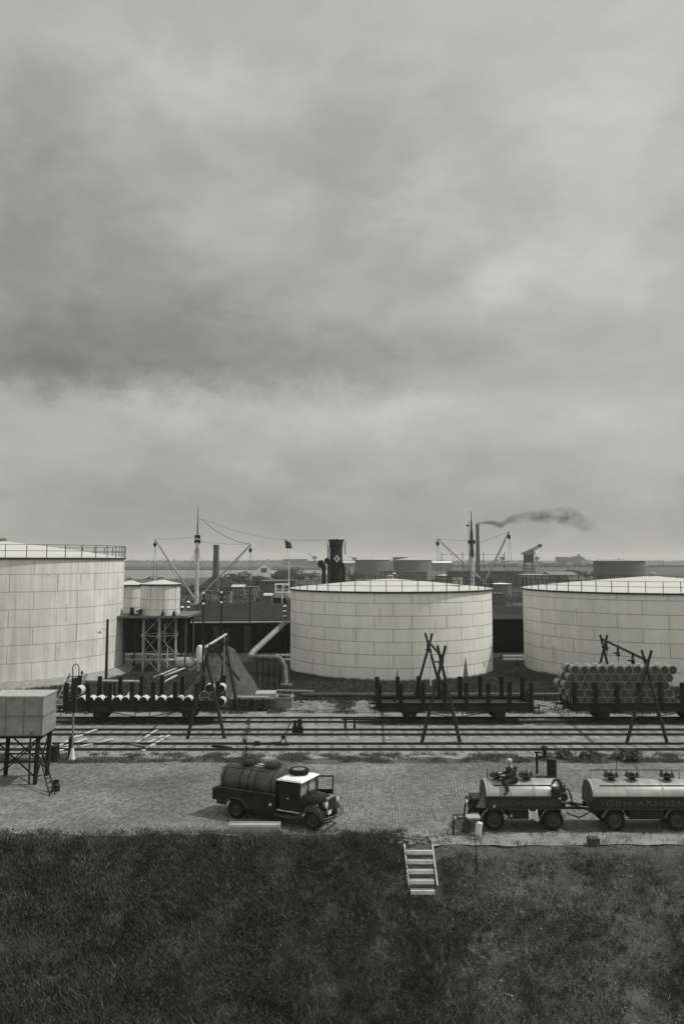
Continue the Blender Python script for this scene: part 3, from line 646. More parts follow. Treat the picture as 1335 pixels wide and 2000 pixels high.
pole(433, 1155, 80, .08, 'tall dark pole behind the heap, right one of the pair', TIMB)
pole(488, 1152, 96, .07, 'thin distant pole before the warehouse roof', TIMB, cap=False)

# ---------------------------------------------------------------- warehouse and sheds on the quay
YW1 = 100.0
def roofed(name, label, x0, x1, y0, y1, ze, zr, wall, roof, cat='building', group=None, ridge='x', wins=(), over=.3, zb=0, doors=()):
    c = ((x0+x1)/2, y0, zb); r = empty(name, c, label, cat, group, world=True)
    b = MB(); b.box(x0, x1, y0, y1, zb-1.5 if zb < 0 else zb-.3, ze)
    ym = (y0+y1)/2; xm = (x0+x1)/2
    if zr > ze:
        if ridge == 'x':
            for x in (x0, x1): b.poly([(x, y0, ze), (x, y1, ze), (x, ym, zr)])
        else:
            for y in (y0, y1): b.poly([(x0, y, ze), (x1, y, ze), (xm, y, zr)])
    b.build('wall', wall, r)
    b = MB(); o = over; th = .12
    if zr > ze:
        if ridge == 'x':
            s = (zr-ze)/(ym-y0)
            for ya, sg in ((y0-o, 1), (y1+o, -1)):
                b.poly([(x0-o, ya, ze-o*s+th), (x1+o, ya, ze-o*s+th), (x1+o, ym, zr+th), (x0-o, ym, zr+th)]); b.poly([(x0-o, ya, ze-o*s), (x1+o, ya, ze-o*s), (x1+o, ya, ze-o*s+th), (x0-o, ya, ze-o*s+th)])
            for x in (x0-o, x1+o): b.poly([(x, y0-o, ze-o*s), (x, ym, zr), (x, y1+o, ze-o*s), (x, y1+o, ze-o*s+th), (x, ym, zr+th), (x, y0-o, ze-o*s+th)])
        else:
            s = (zr-ze)/(xm-x0)
            for xa in (x0-o, x1+o): b.poly([(xa, y0-o, ze-o*s+th), (xa, y1+o, ze-o*s+th), (xm, y1+o, zr+th), (xm, y0-o, zr+th)])
            for y in (y0-o, y1+o): b.poly([(x0-o, y, ze-o*s), (xm, y, zr), (x1+o, y, ze-o*s), (x1+o, y, ze-o*s+th), (xm, y, zr+th), (x0-o, y, ze-o*s+th)])
    else: b.box(x0-o, x1+o, y0-o, y1+o, ze+.003, ze+.003+max(.15, th))
    b.build('roof', roof, r)
    for (wx, wz, ww, wh) in wins:
        b = MB(); b.box(wx-ww/2, wx+ww/2, y0-.06, y0-.004, wz-wh/2, wz+wh/2); f = b.build('window', PALE, r); b = MB(); b.box(wx-ww*.38, wx+ww*.38, y0-.09, y0-.062, wz-wh*.4, wz+wh*.4); b.build('pane', DKGL, f)
    for (wx, z0_, z1_, ww, m) in doors:
        b = MB(); b.box(wx-ww/2, wx+ww/2, y0-.08, y0-.004, z0_, z1_); b.build('door', m, r)
    return r
x0, x1 = X(378, YW1, 4), X(574, YW1, 4)
wh = roofed('warehouse', 'long dark warehouse with low tarred roof on the quay before the ship', x0, x1, YW1, 109, Z(1212, YW1), Z(1180, 104.5), WALLD, TAR,
       doors=((X(452, YW1, 2), 0, 3.0, 2.6, mat('dark_opening', .012, .9, .2)), (X(424, YW1, 2), 0, 3.1, .9, mat('door_grey', .055, .9, .2)), (X(483, YW1, 2), 0, 3.2, .9, mat('door_grey', .055))))
roofed('shed', 'flat dark shed behind the steel frame left of the warehouse', X(236, YW1, 4), x0-.4, YW1+.5, 108, Z(1206, YW1), 0, WALLD, TAR)
roofed('shed', 'black walled shed seen in the gap between the middle and right tanks', X(930, YW1, 4), X(1050, YW1, 4), YW1, 108, Z(1211, YW1), 0, WALLD, TAR)
# quay fence, pale pickets
b = MB(); xf0, xf1 = X(940, 150, 1), X(1040, 150, 1)
fe = empty('board_fence', ((xf0+xf1)/2, 150, 0), 'grey upright board fence beyond the black shed in the gap', 'fence')
b = MB(); x = xf0
while x < xf1: b.box(x, x+.24, 149.95-150, 150.02-150, .5, 2.75+random.uniform(-.1, .1)); x += .27
for v in b.b.verts: v.co.x -= (xf0+xf1)/2
b.build('pickets', mat('fence_board', .13, .9, .4, 3, v2=.07), fe)
b = MB(); b.box(-(xf1-xf0)/2, (xf1-xf0)/2, -.4, -.15, .25, .6); b.build('plank_rail', mat('plank_pale', .3, .9, .3, 3), fe)
b = MB(); b.box(-(xf1-xf0)/2, (xf1-xf0)/2, -3, -.5, -.2, .25); b.build('quay_sill', CONC, fe)

# ---------------------------------------------------------------- steamer behind the warehouse
YS = 130.0
sh = empty('cargo_steamer', (X(610, YS, 2), YS, -1), 'dark cargo steamer with tall black funnel and derrick masts moored behind the warehouse', 'ship', world=True)
HX0, HX1 = X(262, YS, 2), X(952, YS, 2)
b = MB(); secs = []
for i in range(25):
    t = i/24; x = HX0+(HX1-HX0)*t; wdt = 4.4*(1-(abs(t-.5)*2)**4.0)**.6 if 0 < t < 1 else .15; wdt = max(wdt, .15)
    top = 2.3+1.1*(abs(t-.5)*2)**2; secs.append([b.b.verts.new((x, YS+s*wdt*k, z)) for s, k, z in ((-1, .55, -2.6), (-1, .95, -.8), (-1, 1, top), (1, 1, top), (1, .95, -.8), (1, .55, -2.6))])
for a, c in zip(secs, secs[1:]):
    for k in range(5): b.face([a[k], a[k+1], c[k+1], c[k]], k != 2)
b.face(secs[0]); b.face(secs[-1][::-1]); b.build('hull', mat('ship_black', .03, .8, .3, .5, spec=.15), sh, sharp=50)
def shbox(nm, px0, px1, z0, z1, w, m):
    b = MB(); b.box(X(px0, YS, z0), X(px1, YS, z0), YS-w, YS+w, z0, z1, bev=.05); return b.build(nm, m, sh)
shbox('deckhouse', 590, 800, 2.2, 4.8, 3.2, mat('ship_white', .45, .6, .2, .6)); shbox('bridge_house', 600, 640, 4.81, 6.6, 2.6, mat('ship_white', .45)); shbox('hatch', 420, 520, 2.2, 3.2, 2.2, IRON); shbox('hatch', 830, 900, 2.2, 3.2, 2.2, IRON)
shbox('winch_house', 370, 396, 2.2, 4.2, 1.2, mat('winch_grey', .15))
# funnel
fxx = X(656, YS, 8); zt = Z(1054, YS); b = MB(); b.lathe([(1.03, 2.5), (1.0, zt-1.2), (1.08, zt-1.1), (1.12, zt), (.9, zt), (.9, zt-.8)], 28, (fxx, YS, 0)); fun = b.build('funnel', mat('funnel_black', .03, .75, .5, 1.2, spec=.15), sh)
b = MB(); b.path([(fxx-1.05, YS-.3, zt-.1), (fxx-1.5, YS-.3, zt-.55), (fxx-1.3, YS-.3, zt-1.2), (fxx-1.25, YS-.3, 5)], .05, 5); b.path([(fxx+1.05, YS-.3, zt-.1), (fxx+1.5, YS-.3, zt-.5), (fxx+1.35, YS-.3, zt-1.6), (fxx+1.5, YS-.3, zt-2.4)], .07, 5)
for k in range(7): a = NR.uniform(-3, 0); b.lathe([(.16, -.1), (.2, 0), (.1, .12)], 6, (fxx+1.1*math.cos(a), YS+1.1*math.sin(a), zt-.05))
b.path([(fxx-1.2, YS-.55, 3), (fxx-1.2, YS-.55, zt-1.0)], .08, 6); b.build('whistle_pipe', IRON, fun)
de = at(658.5, 1091, YS); zc = de.z
def curved(pts_, rr=1.035): return [(fxx+rr*math.sin(u/rr), YS-rr*math.cos(u/rr), zc+v) for u, v in pts_]
b = MB(); u0 = .12
for a in range(4):
    P4 = [(0, .58), (.5, 0), (0, -.58), (-.5, 0)]; p, q2 = P4[a], P4[(a+1) % 4]
    for k in range(4):
        l = lambda t: (u0+p[0]+(q2[0]-p[0])*t, p[1]+(q2[1]-p[1])*t)
        b.poly(curved([(u0, 0), l(k/4), l((k+1)/4)], 1.06))
b.build('emblem', WHITE, fun)
b = MB(); n = 20
for k in range(n):
    a0, a1 = 2*PI*k/n, 2*PI*(k+1)/n; b.poly(curved([(u0+.26*math.cos(a0), .3*math.sin(a0)), (u0+.26*math.cos(a1), .3*math.sin(a1)), (u0+.19*math.cos(a1), .23*math.sin(a1)), (u0+.19*math.cos(a0), .23*math.sin(a0))], 1.075))
def stroke(x0, z0, x1, z1, w=.028): 
    d = Vector((x1-x0, z1-z0)).normalized(); nx, nz = -d.y*w, d.x*w
    b.poly(curved([(u0+x0+nx, z0+nz), (u0+x1+nx, z1+nz), (u0+x1-nx, z1-nz), (u0+x0-nx, z0-nz)], 1.078))
stroke(-.1, -.2, -.1, .2); stroke(.0, -.2, .0, .2); stroke(.0, .18, .12, .15); stroke(.12, .15, .12, .02); stroke(.12, .02, 0, 0); stroke(.03, 0, .13, -.2)
b.build('emblem_mark', BLK, fun)
# cowl ventilators
for px, py, s in ((632, 1106, 1.0), (643, 1099, .8), (671, 1108, .8)):
    p = at(px, py, YS-1.5); b = MB(); b.path([(p.x, p.y, 3), (p.x, p.y, p.z-.5), (p.x-.05*s, p.y, p.z), (p.x-.3*s, p.y-.2, p.z+.35*s), (p.x-.45*s, p.y-.45, p.z+.35*s)], [.3*s, .3*s, .34*s, .45*s, .62*s], 12); b.build('cowl_vent', IRON, sh)
# masts and derricks
def mast(px, ybase, ytop, r0, label_dark, booms, stays, cross, m_low, m_up, ysplit):
    bx = at(px, ybase, YS); b = MB(); x = X(px+1, YS, 5); zt = Z(ytop, YS); zs = Z(ysplit, YS)
    b.tube((x, YS, 2.2), (x, YS, zs), r0, r0*.75, 12); mo = b.build('mast', m_low, sh)
    b = MB(); b.tube((x, YS, zs-.001), (x, YS, zs+(zt-zs)*.55), r0*.42, r0*.3, 8); b.tube((x, YS, zs+(zt-zs)*.55), (x, YS, zt), r0*.25, r0*.12, 6); b.build('topmast', m_up, mo)
    b = MB()
    for cy, w_ in cross:
        z = Z(cy, YS); b.box(x-w_, x+w_, YS-.12, YS+.12, z-.08, z+.08); b.lathe([(r0*.95, z-.2), (r0*.95, z+.2)], 8, (x, YS, 0)); b.box(x-w_, x-w_+.2, YS-.2, YS+.2, z-.35, z+.25); b.box(x+w_-.2, x+w_, YS-.2, YS+.2, z-.35, z+.25)
    b.build('crosstree', IRON, mo)
    for (pa, qa, pb, qb) in booms:
        A = at(pa, qa, YS-.5); B = at(pb, qb, YS-1.5); b = MB(); b.tube(A, B, .17, .11, 8); bo = b.build('derrick_boom', mat('boom_paint', .33, .6, .2, 2), sh)
        b = MB(); b.path([B, B+Vector((0, 0, -.5))], .05, 5); b.lathe([(.1, -.35), (.26, -.1), (.26, .15), (.1, .35)], 8, tuple(B+Vector((0, 0, -.85)))); b.path([B+Vector((-.05, 0, -1)), B+Vector((-.25, 0, -7))], .022, 4); b.path([B+Vector((.1, 0, -1)), B+Vector((.5, 0, -7))], .022, 4)
        b.path([B, A+(B-A)*.35+Vector((0, 0, -1.2)), A+Vector((.0, 0, .4))], .02, 4); b.build('cargo_block', IRON, bo)
    b = MB()
    for (pa, qa, pb, qb, sag, w_) in stays:
        A = at(pa, qa, YS); B = at(pb, qb, YS-1); b.path([A+(B-A)*t+Vector((0, 0, -sag*4*t*(1-t))) for t in (0, .25, .5, .75, 1)], w_, 4)
    zc2 = Z(1060, YS)
    for dxp in (-3.1, -2.2, -1.1, 1.2, 2.1, 2.9):
        for sy in (-3.6,): b.path([(x, YS, zc2), (x+dxp*.9, YS+sy, 2.9)], .026, 4)
    b.build('rigging', ROPE, mo)
mast(383, 1175, 991, .36, 0, [(378, 1167, 303, 1053), (388, 1168, 489, 1064)], [(380, 1049, 303, 1053, .1, .022), (392, 1058, 489, 1063, .15, .022), (392, 1013, 489, 1063, .8, .045), (392, 1013, 645, 1055, 1.3, .022)],
     ((1048, .42), (1057, .45)), mat('mast_pale', .5, .6, .15, 2), mat('mast_dull', .14, .6, .15, 2), 1046)
mast(921, 1145, 998, .42, 0, [(950, 1143, 854, 1051), (943, 1142, 993, 1038)], [(857, 1053, 915, 1055, .1, .022), (932, 1061, 993, 1038, .1, .022)],
     ((1058, .55),), mat('mast_pale', .5), mat('mast_black', .04, .6), 1088)
b = MB(); p = at(915, 1058, YS); b.tube((p.x, YS, 3), (p.x, YS, Z(1016, YS)), .04, n=5); b.box(p.x-.4, p.x+.1, YS-.1, YS+.1, Z(1028, YS), Z(1025, YS)); b.build('signal_halyard', IRON, sh)
# thicken dark part of mainmast
b = MB(); x = X(922, YS, 5); b.tube((x, YS, Z(1088, YS)), (x, YS, Z(1036, YS)), .33, .22, 10); b.tube((x, YS, Z(1036, YS)), (x, YS, Z(1016, YS)), .17, .12, 8); b.build('mast_sleeve', mat('mast_black', .04), sh)
# bridge wing with white rails and staff
wx0, wx1 = X(538, 124, 7), X(566, 124, 7); b = MB(); z0_, z1_ = Z(1163, 124), Z(1141, 124)
for x in (wx0, (wx0+wx1)/2, wx1):
    for y in (123, 125.5): b.tube((x, y, z0_), (x, y, z1_), .06, n=6)
for z in (z1_,): b.tube((wx0, 125.5, z), (wx1, 125.5, z), .06, n=6); b.tube((wx1, 123, z), (wx1, 125.5, z), .06, n=6)
for z in (z1_, (z1_+z0_)/2+.1):
    b.tube((wx0, 123, z), (wx1, 123, z), .06, n=6); b.tube((wx0, 123, z), (wx0, 125.5, z), .06, n=6)
b.build('bridge_railing', WHITE, sh)
b = MB(); b.box(wx0-.3, wx1, 122.8, 126, Z(1177, 124), z0_-.3); b.build('bridge_wing', BLK, sh)
b = MB(); b.box(wx0-.1, wx1-.2, 123.1, 125.8, z0_-.29, z0_+.5); b.build('canvas_screen', mat('canvas', .45, .9, .2, 2), sh)
b = MB(); xd = X(551, 122.5, 6); b.path([(xd, 122.5, Z(1178, 122.5)), (xd, 122.5, Z(1152, 122.5)), (xd+.35, 122.5, Z(1144, 122.5)), (xd+1.1, 122.5, Z(1141, 122.5))], .09, 6); b.build('boat_davit', WHITE, sh)
b = MB(); b.lathe([(.1, -1.6), (.7, -1.0), (.85, 0), (.7, 1.0), (.1, 1.6)], 12, (X(568, 123, 6), 123, Z(1168, 123)), 'y'); b.build('lifeboat', mat('boat_grey', .25), sh)
b = MB(); xs = X(564, 124, 8); b.tube((xs, 124, z0_), (xs+.05, 124, Z(1096, 124)), .11, .05, 6); b.build('flagstaff', WHITE, sh)
# flag, rippled and thick cloth
b = MB(); fz = at(557, 1057, 124); g = []
for i in range(9):
    row = []
    for j in range(6):
        u, v = i/8, j/5; x = fz.x-.15+u*.95+v*.25; z = fz.z+.25-v*1.35*(1-.35*u)-u*.45; row.append(b.b.verts.new((x, 124+.22*math.sin(u*7+v*2), z)))
    g.append(row)
for i in range(8):
    for j in range(5): b.face([g[i][j], g[i+1][j], g[i+1][j+1], g[i][j+1]], True)
fl = b.build('flag', mat('flag_dark', .045, .9, .3, 3), org=(fz.x, 124, fz.z), label='dark flag flying on a thin halyard left of the ship funnel', cat='flag')
m_ = fl.modifiers.new('s', 'SOLIDIFY'); m_.thickness = .03
b = MB(); b.path([(xs, 124, Z(1096, 124)), (fz.x, 124.0, fz.z+.3)], .018, 4); b.path([(fz.x, 124.0, fz.z+.3), (fxx-.8, 128, zt)], .012, 4); o_ = b.build('halyard', ROPE, org=(fz.x, 124, fz.z)); o_.parent = fl; o_.location = (0, 0, 0)

# ---------------------------------------------------------------- pipes, heap and clutter between tanks and rails
def piece(name, label, cat, fnc, m, base, group=None, sharp=32):
    b = MB(); fnc(b); return b.build(name, m, org=base, label=label, cat=cat, group=group, sharp=sharp)
PIPE = mat('grey_pipe', .085, .6, .35, 2)
YP = 72.0
p0, p1, p2, p3, p4 = at(556, 1216, 84), at(487, 1283, YP), at(541, 1285, YP), at(553, 1292, YP), at(559, 1358, 70)
r = empty('overhead_pipe', (p3.x, YP, 0), 'thick grey pipe slanting down from the ship and bending left of the middle tank', 'pipe', world=True)
b = MB(); b.path([p0, p1+Vector((.25, 1.0, .35)), p1+Vector((0, .2, .0)), p1+Vector((.5, 0, -.05))], .26, 12); b.build('slanting_run', mat('pipe_mid', .19, .6, .35, 2), r)
b = MB(); b.path([p1+Vector((.5, 0, -.05)), p2+Vector((-.2, 0, .02)), p2+Vector((.25, -.1, -.05)), p3+Vector((.12, -.3, -.35)), p3+Vector((.2, -.5, -1.0)), Vector((p4.x, 70.5, .0))], .25, 12); b.build('lower_run', PIPE, r)
for k in range(5):
    x = p1.x+.6+k*.5; b = MB(); b.beam((x, YP+.1, 0), (x+.05, YP+.1, p1.z-.2), .07); b.beam((x, YP+1.3, 0), (x, YP+1.3, p1.z+.2), .06); b.build('trestle_post', IRON, r)
b = MB(); b.lathe([(.36, .0), (.36, .5), (.5, .55), (.5, .7)], 12, (p4.x, 70.5, 0)); b.build('flange', PIPE, r)
def hp(px0, px1, py, Y, rad, label, m, posts=0, cat='pipe', group='pipes crossing the tank yard', y2=None):
    a, c = at(px0, py, Y), at(px1, y2 or py, Y); r = empty('ground_pipe', ((a.x+c.x)/2, Y, 0), label, cat, group, world=True)
    b = MB(); b.tube(a, c, rad, n=10); b.build('pipe_run', m, r)
    for k in range(posts):
        t = (k+.5)/posts; q = a+(c-a)*t; b = MB(); b.box(q.x-.06, q.x+.06, Y-.08, Y+.08, -.1, q.z-rad*.6); b.build('support', TIMB, r)
hp(590, 1092, 1357, 66.2, .16, 'long dark pipeline running behind the wagons below the middle tank', mat('tarred_pipe', .045, .5, .3, 3), 9)
hp(243, 396, 1289, 88.5, .12, 'pale pipe run behind the steel frame', WHITE, 4)
hp(243, 366, 1278, 92, .07, 'thin pale pipe above the pale run behind the steel frame', LGREY, 4)
hp(536, 640, 1279.5, 88, .10, 'upper white pipe between heap pipe and middle tank', WHITE, 3); hp(536, 640, 1287.5, 88, .10, 'lower white pipe between heap pipe and middle tank', WHITE, 3)
hp(982, 1090, 1281.5, 88, .14, 'upper white pipe in the dark gap before the right tank', WHITE, 2); hp(982, 1090, 1287.5, 88, .14, 'lower white pipe in the dark gap before the right tank', WHITE, 2)
hp(372, 566, 1216, 98.6, .10, 'grey service pipe along the warehouse wall', LGREY, 5, y2=1215)
hp(145, 272, 1329, 64.0, .10, 'light pipe behind the left wagon stakes', mat('pipe_light', .3), 4, y2=1331)
hp(455, 525, 1362, 61.8, .09, 'pale plank rail beside the left gantry', mat('pipe_light', .3), 3)
# heap of coal/gravel
hc = Vector((X(442, 69.4, 3), 69.4, 0)); b = MB(); n = 48; rows = []
for k in range(29):
    t = k/28; rr = 3.3*(t**.95); row = []
    for i in range(n):
        a = 2*PI*i/n; q = Vector((math.cos(a)*rr*(1.05-.25*math.cos(a)*0), math.sin(a)*rr*.9, 0)); q.x = q.x*.92-.35*t; q.x += .25*(1-t); z = 4.0*(1-t)**.92 if t > 0 else 4.0
        z = 3.85*(1-t**1.35)*(1-.12*t); nz = noise.noise(q*.9)*.34*(t > 0)+noise.noise(q*3.3)*.16
        row.append(b.b.verts.new((hc.x+q.x, 69.4+q.y, max(-.05, z+nz))))
    rows.append(row)
for k in range(28): b.skin(rows[k], rows[k+1])
b.face(rows[0]); b.build('gravel_heap', mat('heap_gravel', .085, .95, .35, 2.2, .8, detail=12, v2=.045), org=(hc.x, 69.4, 0), label='tall conical heap of dark gravel behind the left gantry', cat='heap')
# pale drum and horizontal boiler tank near frame
piece('horizontal_tank', 'short pale horizontal tank lying right of the steel frame', 'small tank', lambda b: b.lathe([(.0001, -.9), (.5, -.85), (.55, -.7), (.55, .7), (.5, .85), (.0001, .9)], 16, tuple(at(362, 1294, 84)), 'x'), LGREY, tuple(at(362, 1294, 84)))
piece('lifebuoy_box', 'bright white rounded housing at the end of the pale pipes', 'housing', lambda b: b.lathe([(.0001, -.9), (.35, -.75), (.42, -.2), (.42, .5), (.3, .85), (.0001, .95)], 14, tuple(at(391, 1278, 84))), WHITE, tuple(at(391, 1278, 84)))
def handr(b):
    a = at(371, 1300, 82); c = at(388, 1288, 82)
    for dz in (0, -.5): b.tube(a+Vector((0, 0, dz)), c+Vector((0, 0, dz)), .05, n=5)
    b.tube(a+Vector((0, 0, .1)), Vector((a.x, 82, 0)), .05, n=5); b.tube(c, Vector((c.x, 82, 0)), .05, n=5)
piece('handrail', 'small sloping handrail beside the pale horizontal tank', 'handrail', handr, LGREY, (at(371, 1300, 82).x, 82, 0))
def planks_long(b):
    for (pa, qa, pb, qb) in ((300, 1323, 352, 1302), (309, 1325, 362, 1304), (318, 1333, 345, 1319)): a = gr(pa, qa, .1); c = gr(pb, qb, .35); b.beam(a, c, .22, .08)
piece('timber_planks', 'long weathered planks sloping on the ground below the steel frame', 'planks', planks_long, PLNK, tuple(gr(330, 1320)))
# concrete pit box
YB = 63.0; c0, c1 = X(537, YB, .5), X(570, YB, .5)
def pit(b): b.box(c0, c1, YB-.1, YB, -.1, Z(1363, YB)); b.box(c0, c0+.12, YB+.003, YB+2, -.1, Z(1363, YB)); b.box(c1-.12, c1, YB+.003, YB+2, -.1, Z(1363, YB)); b.box(c0-.05, c1+.05, YB-.16, YB-.103, Z(1366, YB), Z(1361.5, YB))
piece('concrete_box', 'open grey concrete box beside the far track', 'concrete box', pit, CONC, (c0, YB, 0))
def deck(b):
    x0_, x1_ = X(447, 62, .5), X(536, 62, .5); b.box(x0_, x1_, 62, 64, .75, .87); 
    for k in range(6): x = x0_+.2+k*(x1_-x0_-.4)/5; b.box(x-.08, x+.08, 62.05, 62.2, -.1, .748); b.box(x-.08, x+.08, 63.7, 63.85, -.1, .748)
    b.box(x0_, x1_, 62.25, 62.3, .1, .7)
piece('loading_platform', 'low dark timber loading platform right of the left gantry', 'platform', deck, mat('platform_timber', .08, .9, .4, 3), (X(490, 62), 62, 0))
def slab(b): a = at(507, 1345, 68); b.box(a.x-.3, a.x+1.3, 67.2, 69, .25, .42, Matrix.Rotation(0, 4, 'X')); b.beam(at(540, 1348, 67), at(612, 1350, 67), .12); b.beam(at(545, 1356, 67), at(575, 1360, 66.8), .14)
piece('loose_boards', 'pale boards lying on the grass by the pipe flange', 'boards', slab, LGREY, tuple(at(530, 1352, 67)))
# stairs by the left wagon
def stairs(b):
    zt_ = 2.5; xa, xb = X(101, 61.3, 0), X(135, 61.3, 0); ya, yb = 61.2, 63.6; sh_ = .55
    for s in (0, 1):
        o = s*(xb-xa); b.beam((xa+o, ya, .0), (xa+o+sh_, yb, zt_), .05, .2)
    for k in range(8):
        t = (k+.6)/8.2; b.box(xa+sh_*t+.03, xb+sh_*t-.03, ya+(yb-ya)*t-.14, ya+(yb-ya)*t+.14, zt_*t-.02, zt_*t+.03)
piece('timber_stairs', 'steep open timber steps left of the left wagon', 'steps', stairs, mat('step_timber', .17, .9, .4, 3), (X(118, 61.3), 61.2, 0))

# ---------------------------------------------------------------- sheerleg gantries over the tracks
def logb(b, a, c, r0=.1, r1=.08): b.tube(a, c, r0, r1, 8)
def gantry(front, rear, label, beam=True, hooks=(), light=None, brace=None, rope=None):
    """front/rear: (footL, footR, cross, tipL, tipR, Y) in photo pixels, feet on the ground at Y"""
    cx = at(*front[2], front[5]); r = empty('hoist_gantry', (cx.x, front[5], 0), label, 'hoist gantry', 'pole hoist gantries straddling the tracks', world=True)
    TP = mat('pole_timber', .045, .9, .4, 4, .2, v2=.022, spec=.12)
    tops = []
    for fL, fR, cr, tL, tR, Y in (front, rear):
        C = at(*cr, Y); tops.append(C)
        for f, t, dy in ((fL, tR, -.09), (fR, tL, .09)):
            A = at(f[0], f[1], Y); A.z = 0; T = at(*t, Y); d = Vector((0, dy, 0)); b = MB(); logb(b, A+d, T+d, .115, .085); b.build('leg', TP, r)
        b = MB(); b.lathe([(.15, -.16), (.17, 0), (.15, .16)], 8, tuple(C)); b.build('lashing', ROPE, r)
    b = MB(); d = (tops[1]-tops[0]).normalized(); A = tops[0]-d*.35+Vector((0, 0, .32)); B = tops[1]+d*.35+Vector((0, 0, .32)); b.tube(A, B, .085, n=8); bm_ = b.build('ridge_beam', light or TP, r)
    for t in hooks:
        q = A+(B-A)*t; b = MB(); b.beam(q, q+Vector((0, 0, -.45)), .09, .12); b.lathe([(.05, -.1), (.19, -.07), (.19, .07), (.05, .1)], 12, tuple(q+Vector((0, 0, -.5))), 'x'); b.beam(q+Vector((-.35, 0, -.45)), q+Vector((.1, 0, -.45)), .08); b.path([q+Vector((0, 0, -.6)), q+Vector((.03, 0, -1.0))], .03, 5); b.build('pulley_block', IRON, r)
    if rope:
        b = MB(); q = A+(B-A)*rope[0]; b.path([q, Vector((q.x, q.y, rope[1]+.9))], .03, 5); b.build('hoist_rope', mat('pale_rope', .35, .9), r)
        b = MB(); b.tube((q.x, q.y, rope[1]+.9), (q.x, q.y, rope[1]), .055, n=6); b.build('counterweight', PALE, r)
    if brace:
        for (a_, ya, c_, yc2) in brace:
            b = MB(); P1_ = at(*a_, ya); P2_ = at(*c_, yc2); b.tube(P1_, P2_, .08, n=7); b.build('brace', TP, r)
    return r
gantry(((366, 1452), (438, 1453), (402.5, 1273), (395, 1253), (411, 1258), 52.6), ((424, 1400), (465, 1402), (442, 1247), (435, 1232), (446, 1229), 61.6),
       'left pole gantry with pale ridge pole above the drum row wagon', hooks=(.3, .55, .8), light=mat('peeled_pole', .38, .8, .4, 3, stretch=(1, 1, 1)), brace=[((417, 1264), 60.5, (467, 1328), 63.5)], rope=(.86, 1.6))
gantry(((823, 1459), (898, 1459), (861.5, 1292), (854, 1261), (869, 1261), 51.6), ((801, 1405), (872, 1405), (836.5, 1262), (830, 1236), (843.5, 1236.5), 61.8),
       'middle pole gantry of crossed dark poles straddling the empty wagon', hooks=(.12, .85), rope=(.84, 2.1))
gantry(((1222, 1462), (1303, 1462), (1262, 1300), (1253, 1270), (1270, 1270), 51.4), ((1148, 1405), (1209, 1405), (1178, 1258), (1172, 1240), (1184, 1240), 61.8),
       'right pole gantry reaching over the stacked drums with hanging hooks', hooks=(.3, .62, .9))

# ---------------------------------------------------------------- yard furniture
def bollard(b):
    p = gr(580, 1433); b.box(p.x-.25, p.x-.02, p.y-.1, p.y+.1, -.1, .85, bev=.02); b.box(p.x+.02, p.x+.3, p.y-.12, p.y+.1, -.1, .92, bev=.02); b.box(p.x-.32, p.x+.38, p.y-.14, p.y+.14, -.1, .45, bev=.02)
piece('buffer_stop', 'squat black timber block standing between the tracks', 'buffer stop', bollard, BLK, tuple(gr(580, 1433)))
def lever(b):
    p = gr(553, 1456); b.box(p.x-.5, p.x+.35, p.y-.12, p.y+.12, 0, .12); b.beam((p.x-.25, p.y, .1), (p.x+.05, p.y, .6), .07); b.beam((p.x+.25, p.y, .1), (p.x-.05, p.y, .6), .07)
    b.tube((p.x, p.y, .45), (p.x+.45, p.y, 1.35), .035, n=6); b.lathe([(.12, -.08), (.14, 0), (.12, .08)], 10, (p.x, p.y, .5), 'y'); b.tube((p.x-1.5, p.y, .12), (p.x-.2, p.y, .2), .035, n=6); b.box(p.x-1.75, p.x-1.4, p.y-.15, p.y+.15, 0, .25)
piece('switch_lever', 'iron point lever with its throw rod beside the near track', 'switch lever', lever, IRON, tuple(gr(553, 1456)))
def lowrack(b):
    for px in (674, 692): p = gr(px, 1425); b.box(p.x-.08, p.x+.08, p.y-.08, p.y+.08, -.1, .62)
    p = gr(674, 1425); q = gr(735, 1425); b.box(p.x-.2, q.x, p.y-.06, p.y+.06, .623, .72)
piece('low_barrier', 'low dark bar on two posts left of the empty wagon', 'barrier', lowrack, IRON, tuple(gr(690, 1425)))
def tpost(b): p = gr(1048, 1511); b.box(p.x-.05, p.x+.05, p.y-.05, p.y+.05, -.1, 1.05); b.box(p.x-.12, p.x+.25, p.y-.06, p.y+.06, 1.053, 1.12)
piece('marker_post', 'thin dark post with short crossbar behind the seated person tank cart', 'post', tpost, TIMB, tuple(gr(1048, 1511)))
def drumb(b): p = gr(1077, 1518); b.lathe([(.25, 0), (.27, .02), (.25, .05), (.25, .45), (.27, .47), (.25, .5), (.25, .9), (.27, .93), (.24, .95)], 18, (p.x, p.y, 0))
piece('standing_drum', 'black drum standing upright at the edge of the paved road', 'oil drum', drumb, BLK, tuple(gr(1077, 1518)))
def binb(b): p = gr(107, 1487); b.lathe([(.26, 0), (.25, .6), (.22, .78), (.26, .8), (.26, .86)], 14, (p.x, p.y, 0))
piece('cinder_bin', 'black round bin near the left pillar', 'bin', binb, BLK, tuple(gr(107, 1487)))
def lamp_(b): p = gr(1063, 1482); b.lathe([(.12, 0), (.12, .35), (.2, .4), (.2, .5), (.0001, .62)], 12, (p.x, p.y, .15)); b.box(p.x-.35, p.x+.35, p.y-.1, p.y+.1, .05, .16)
piece('point_lantern', 'small dark point indicator on the near track', 'point indicator', lamp_, BLK, tuple(gr(1063, 1482)))
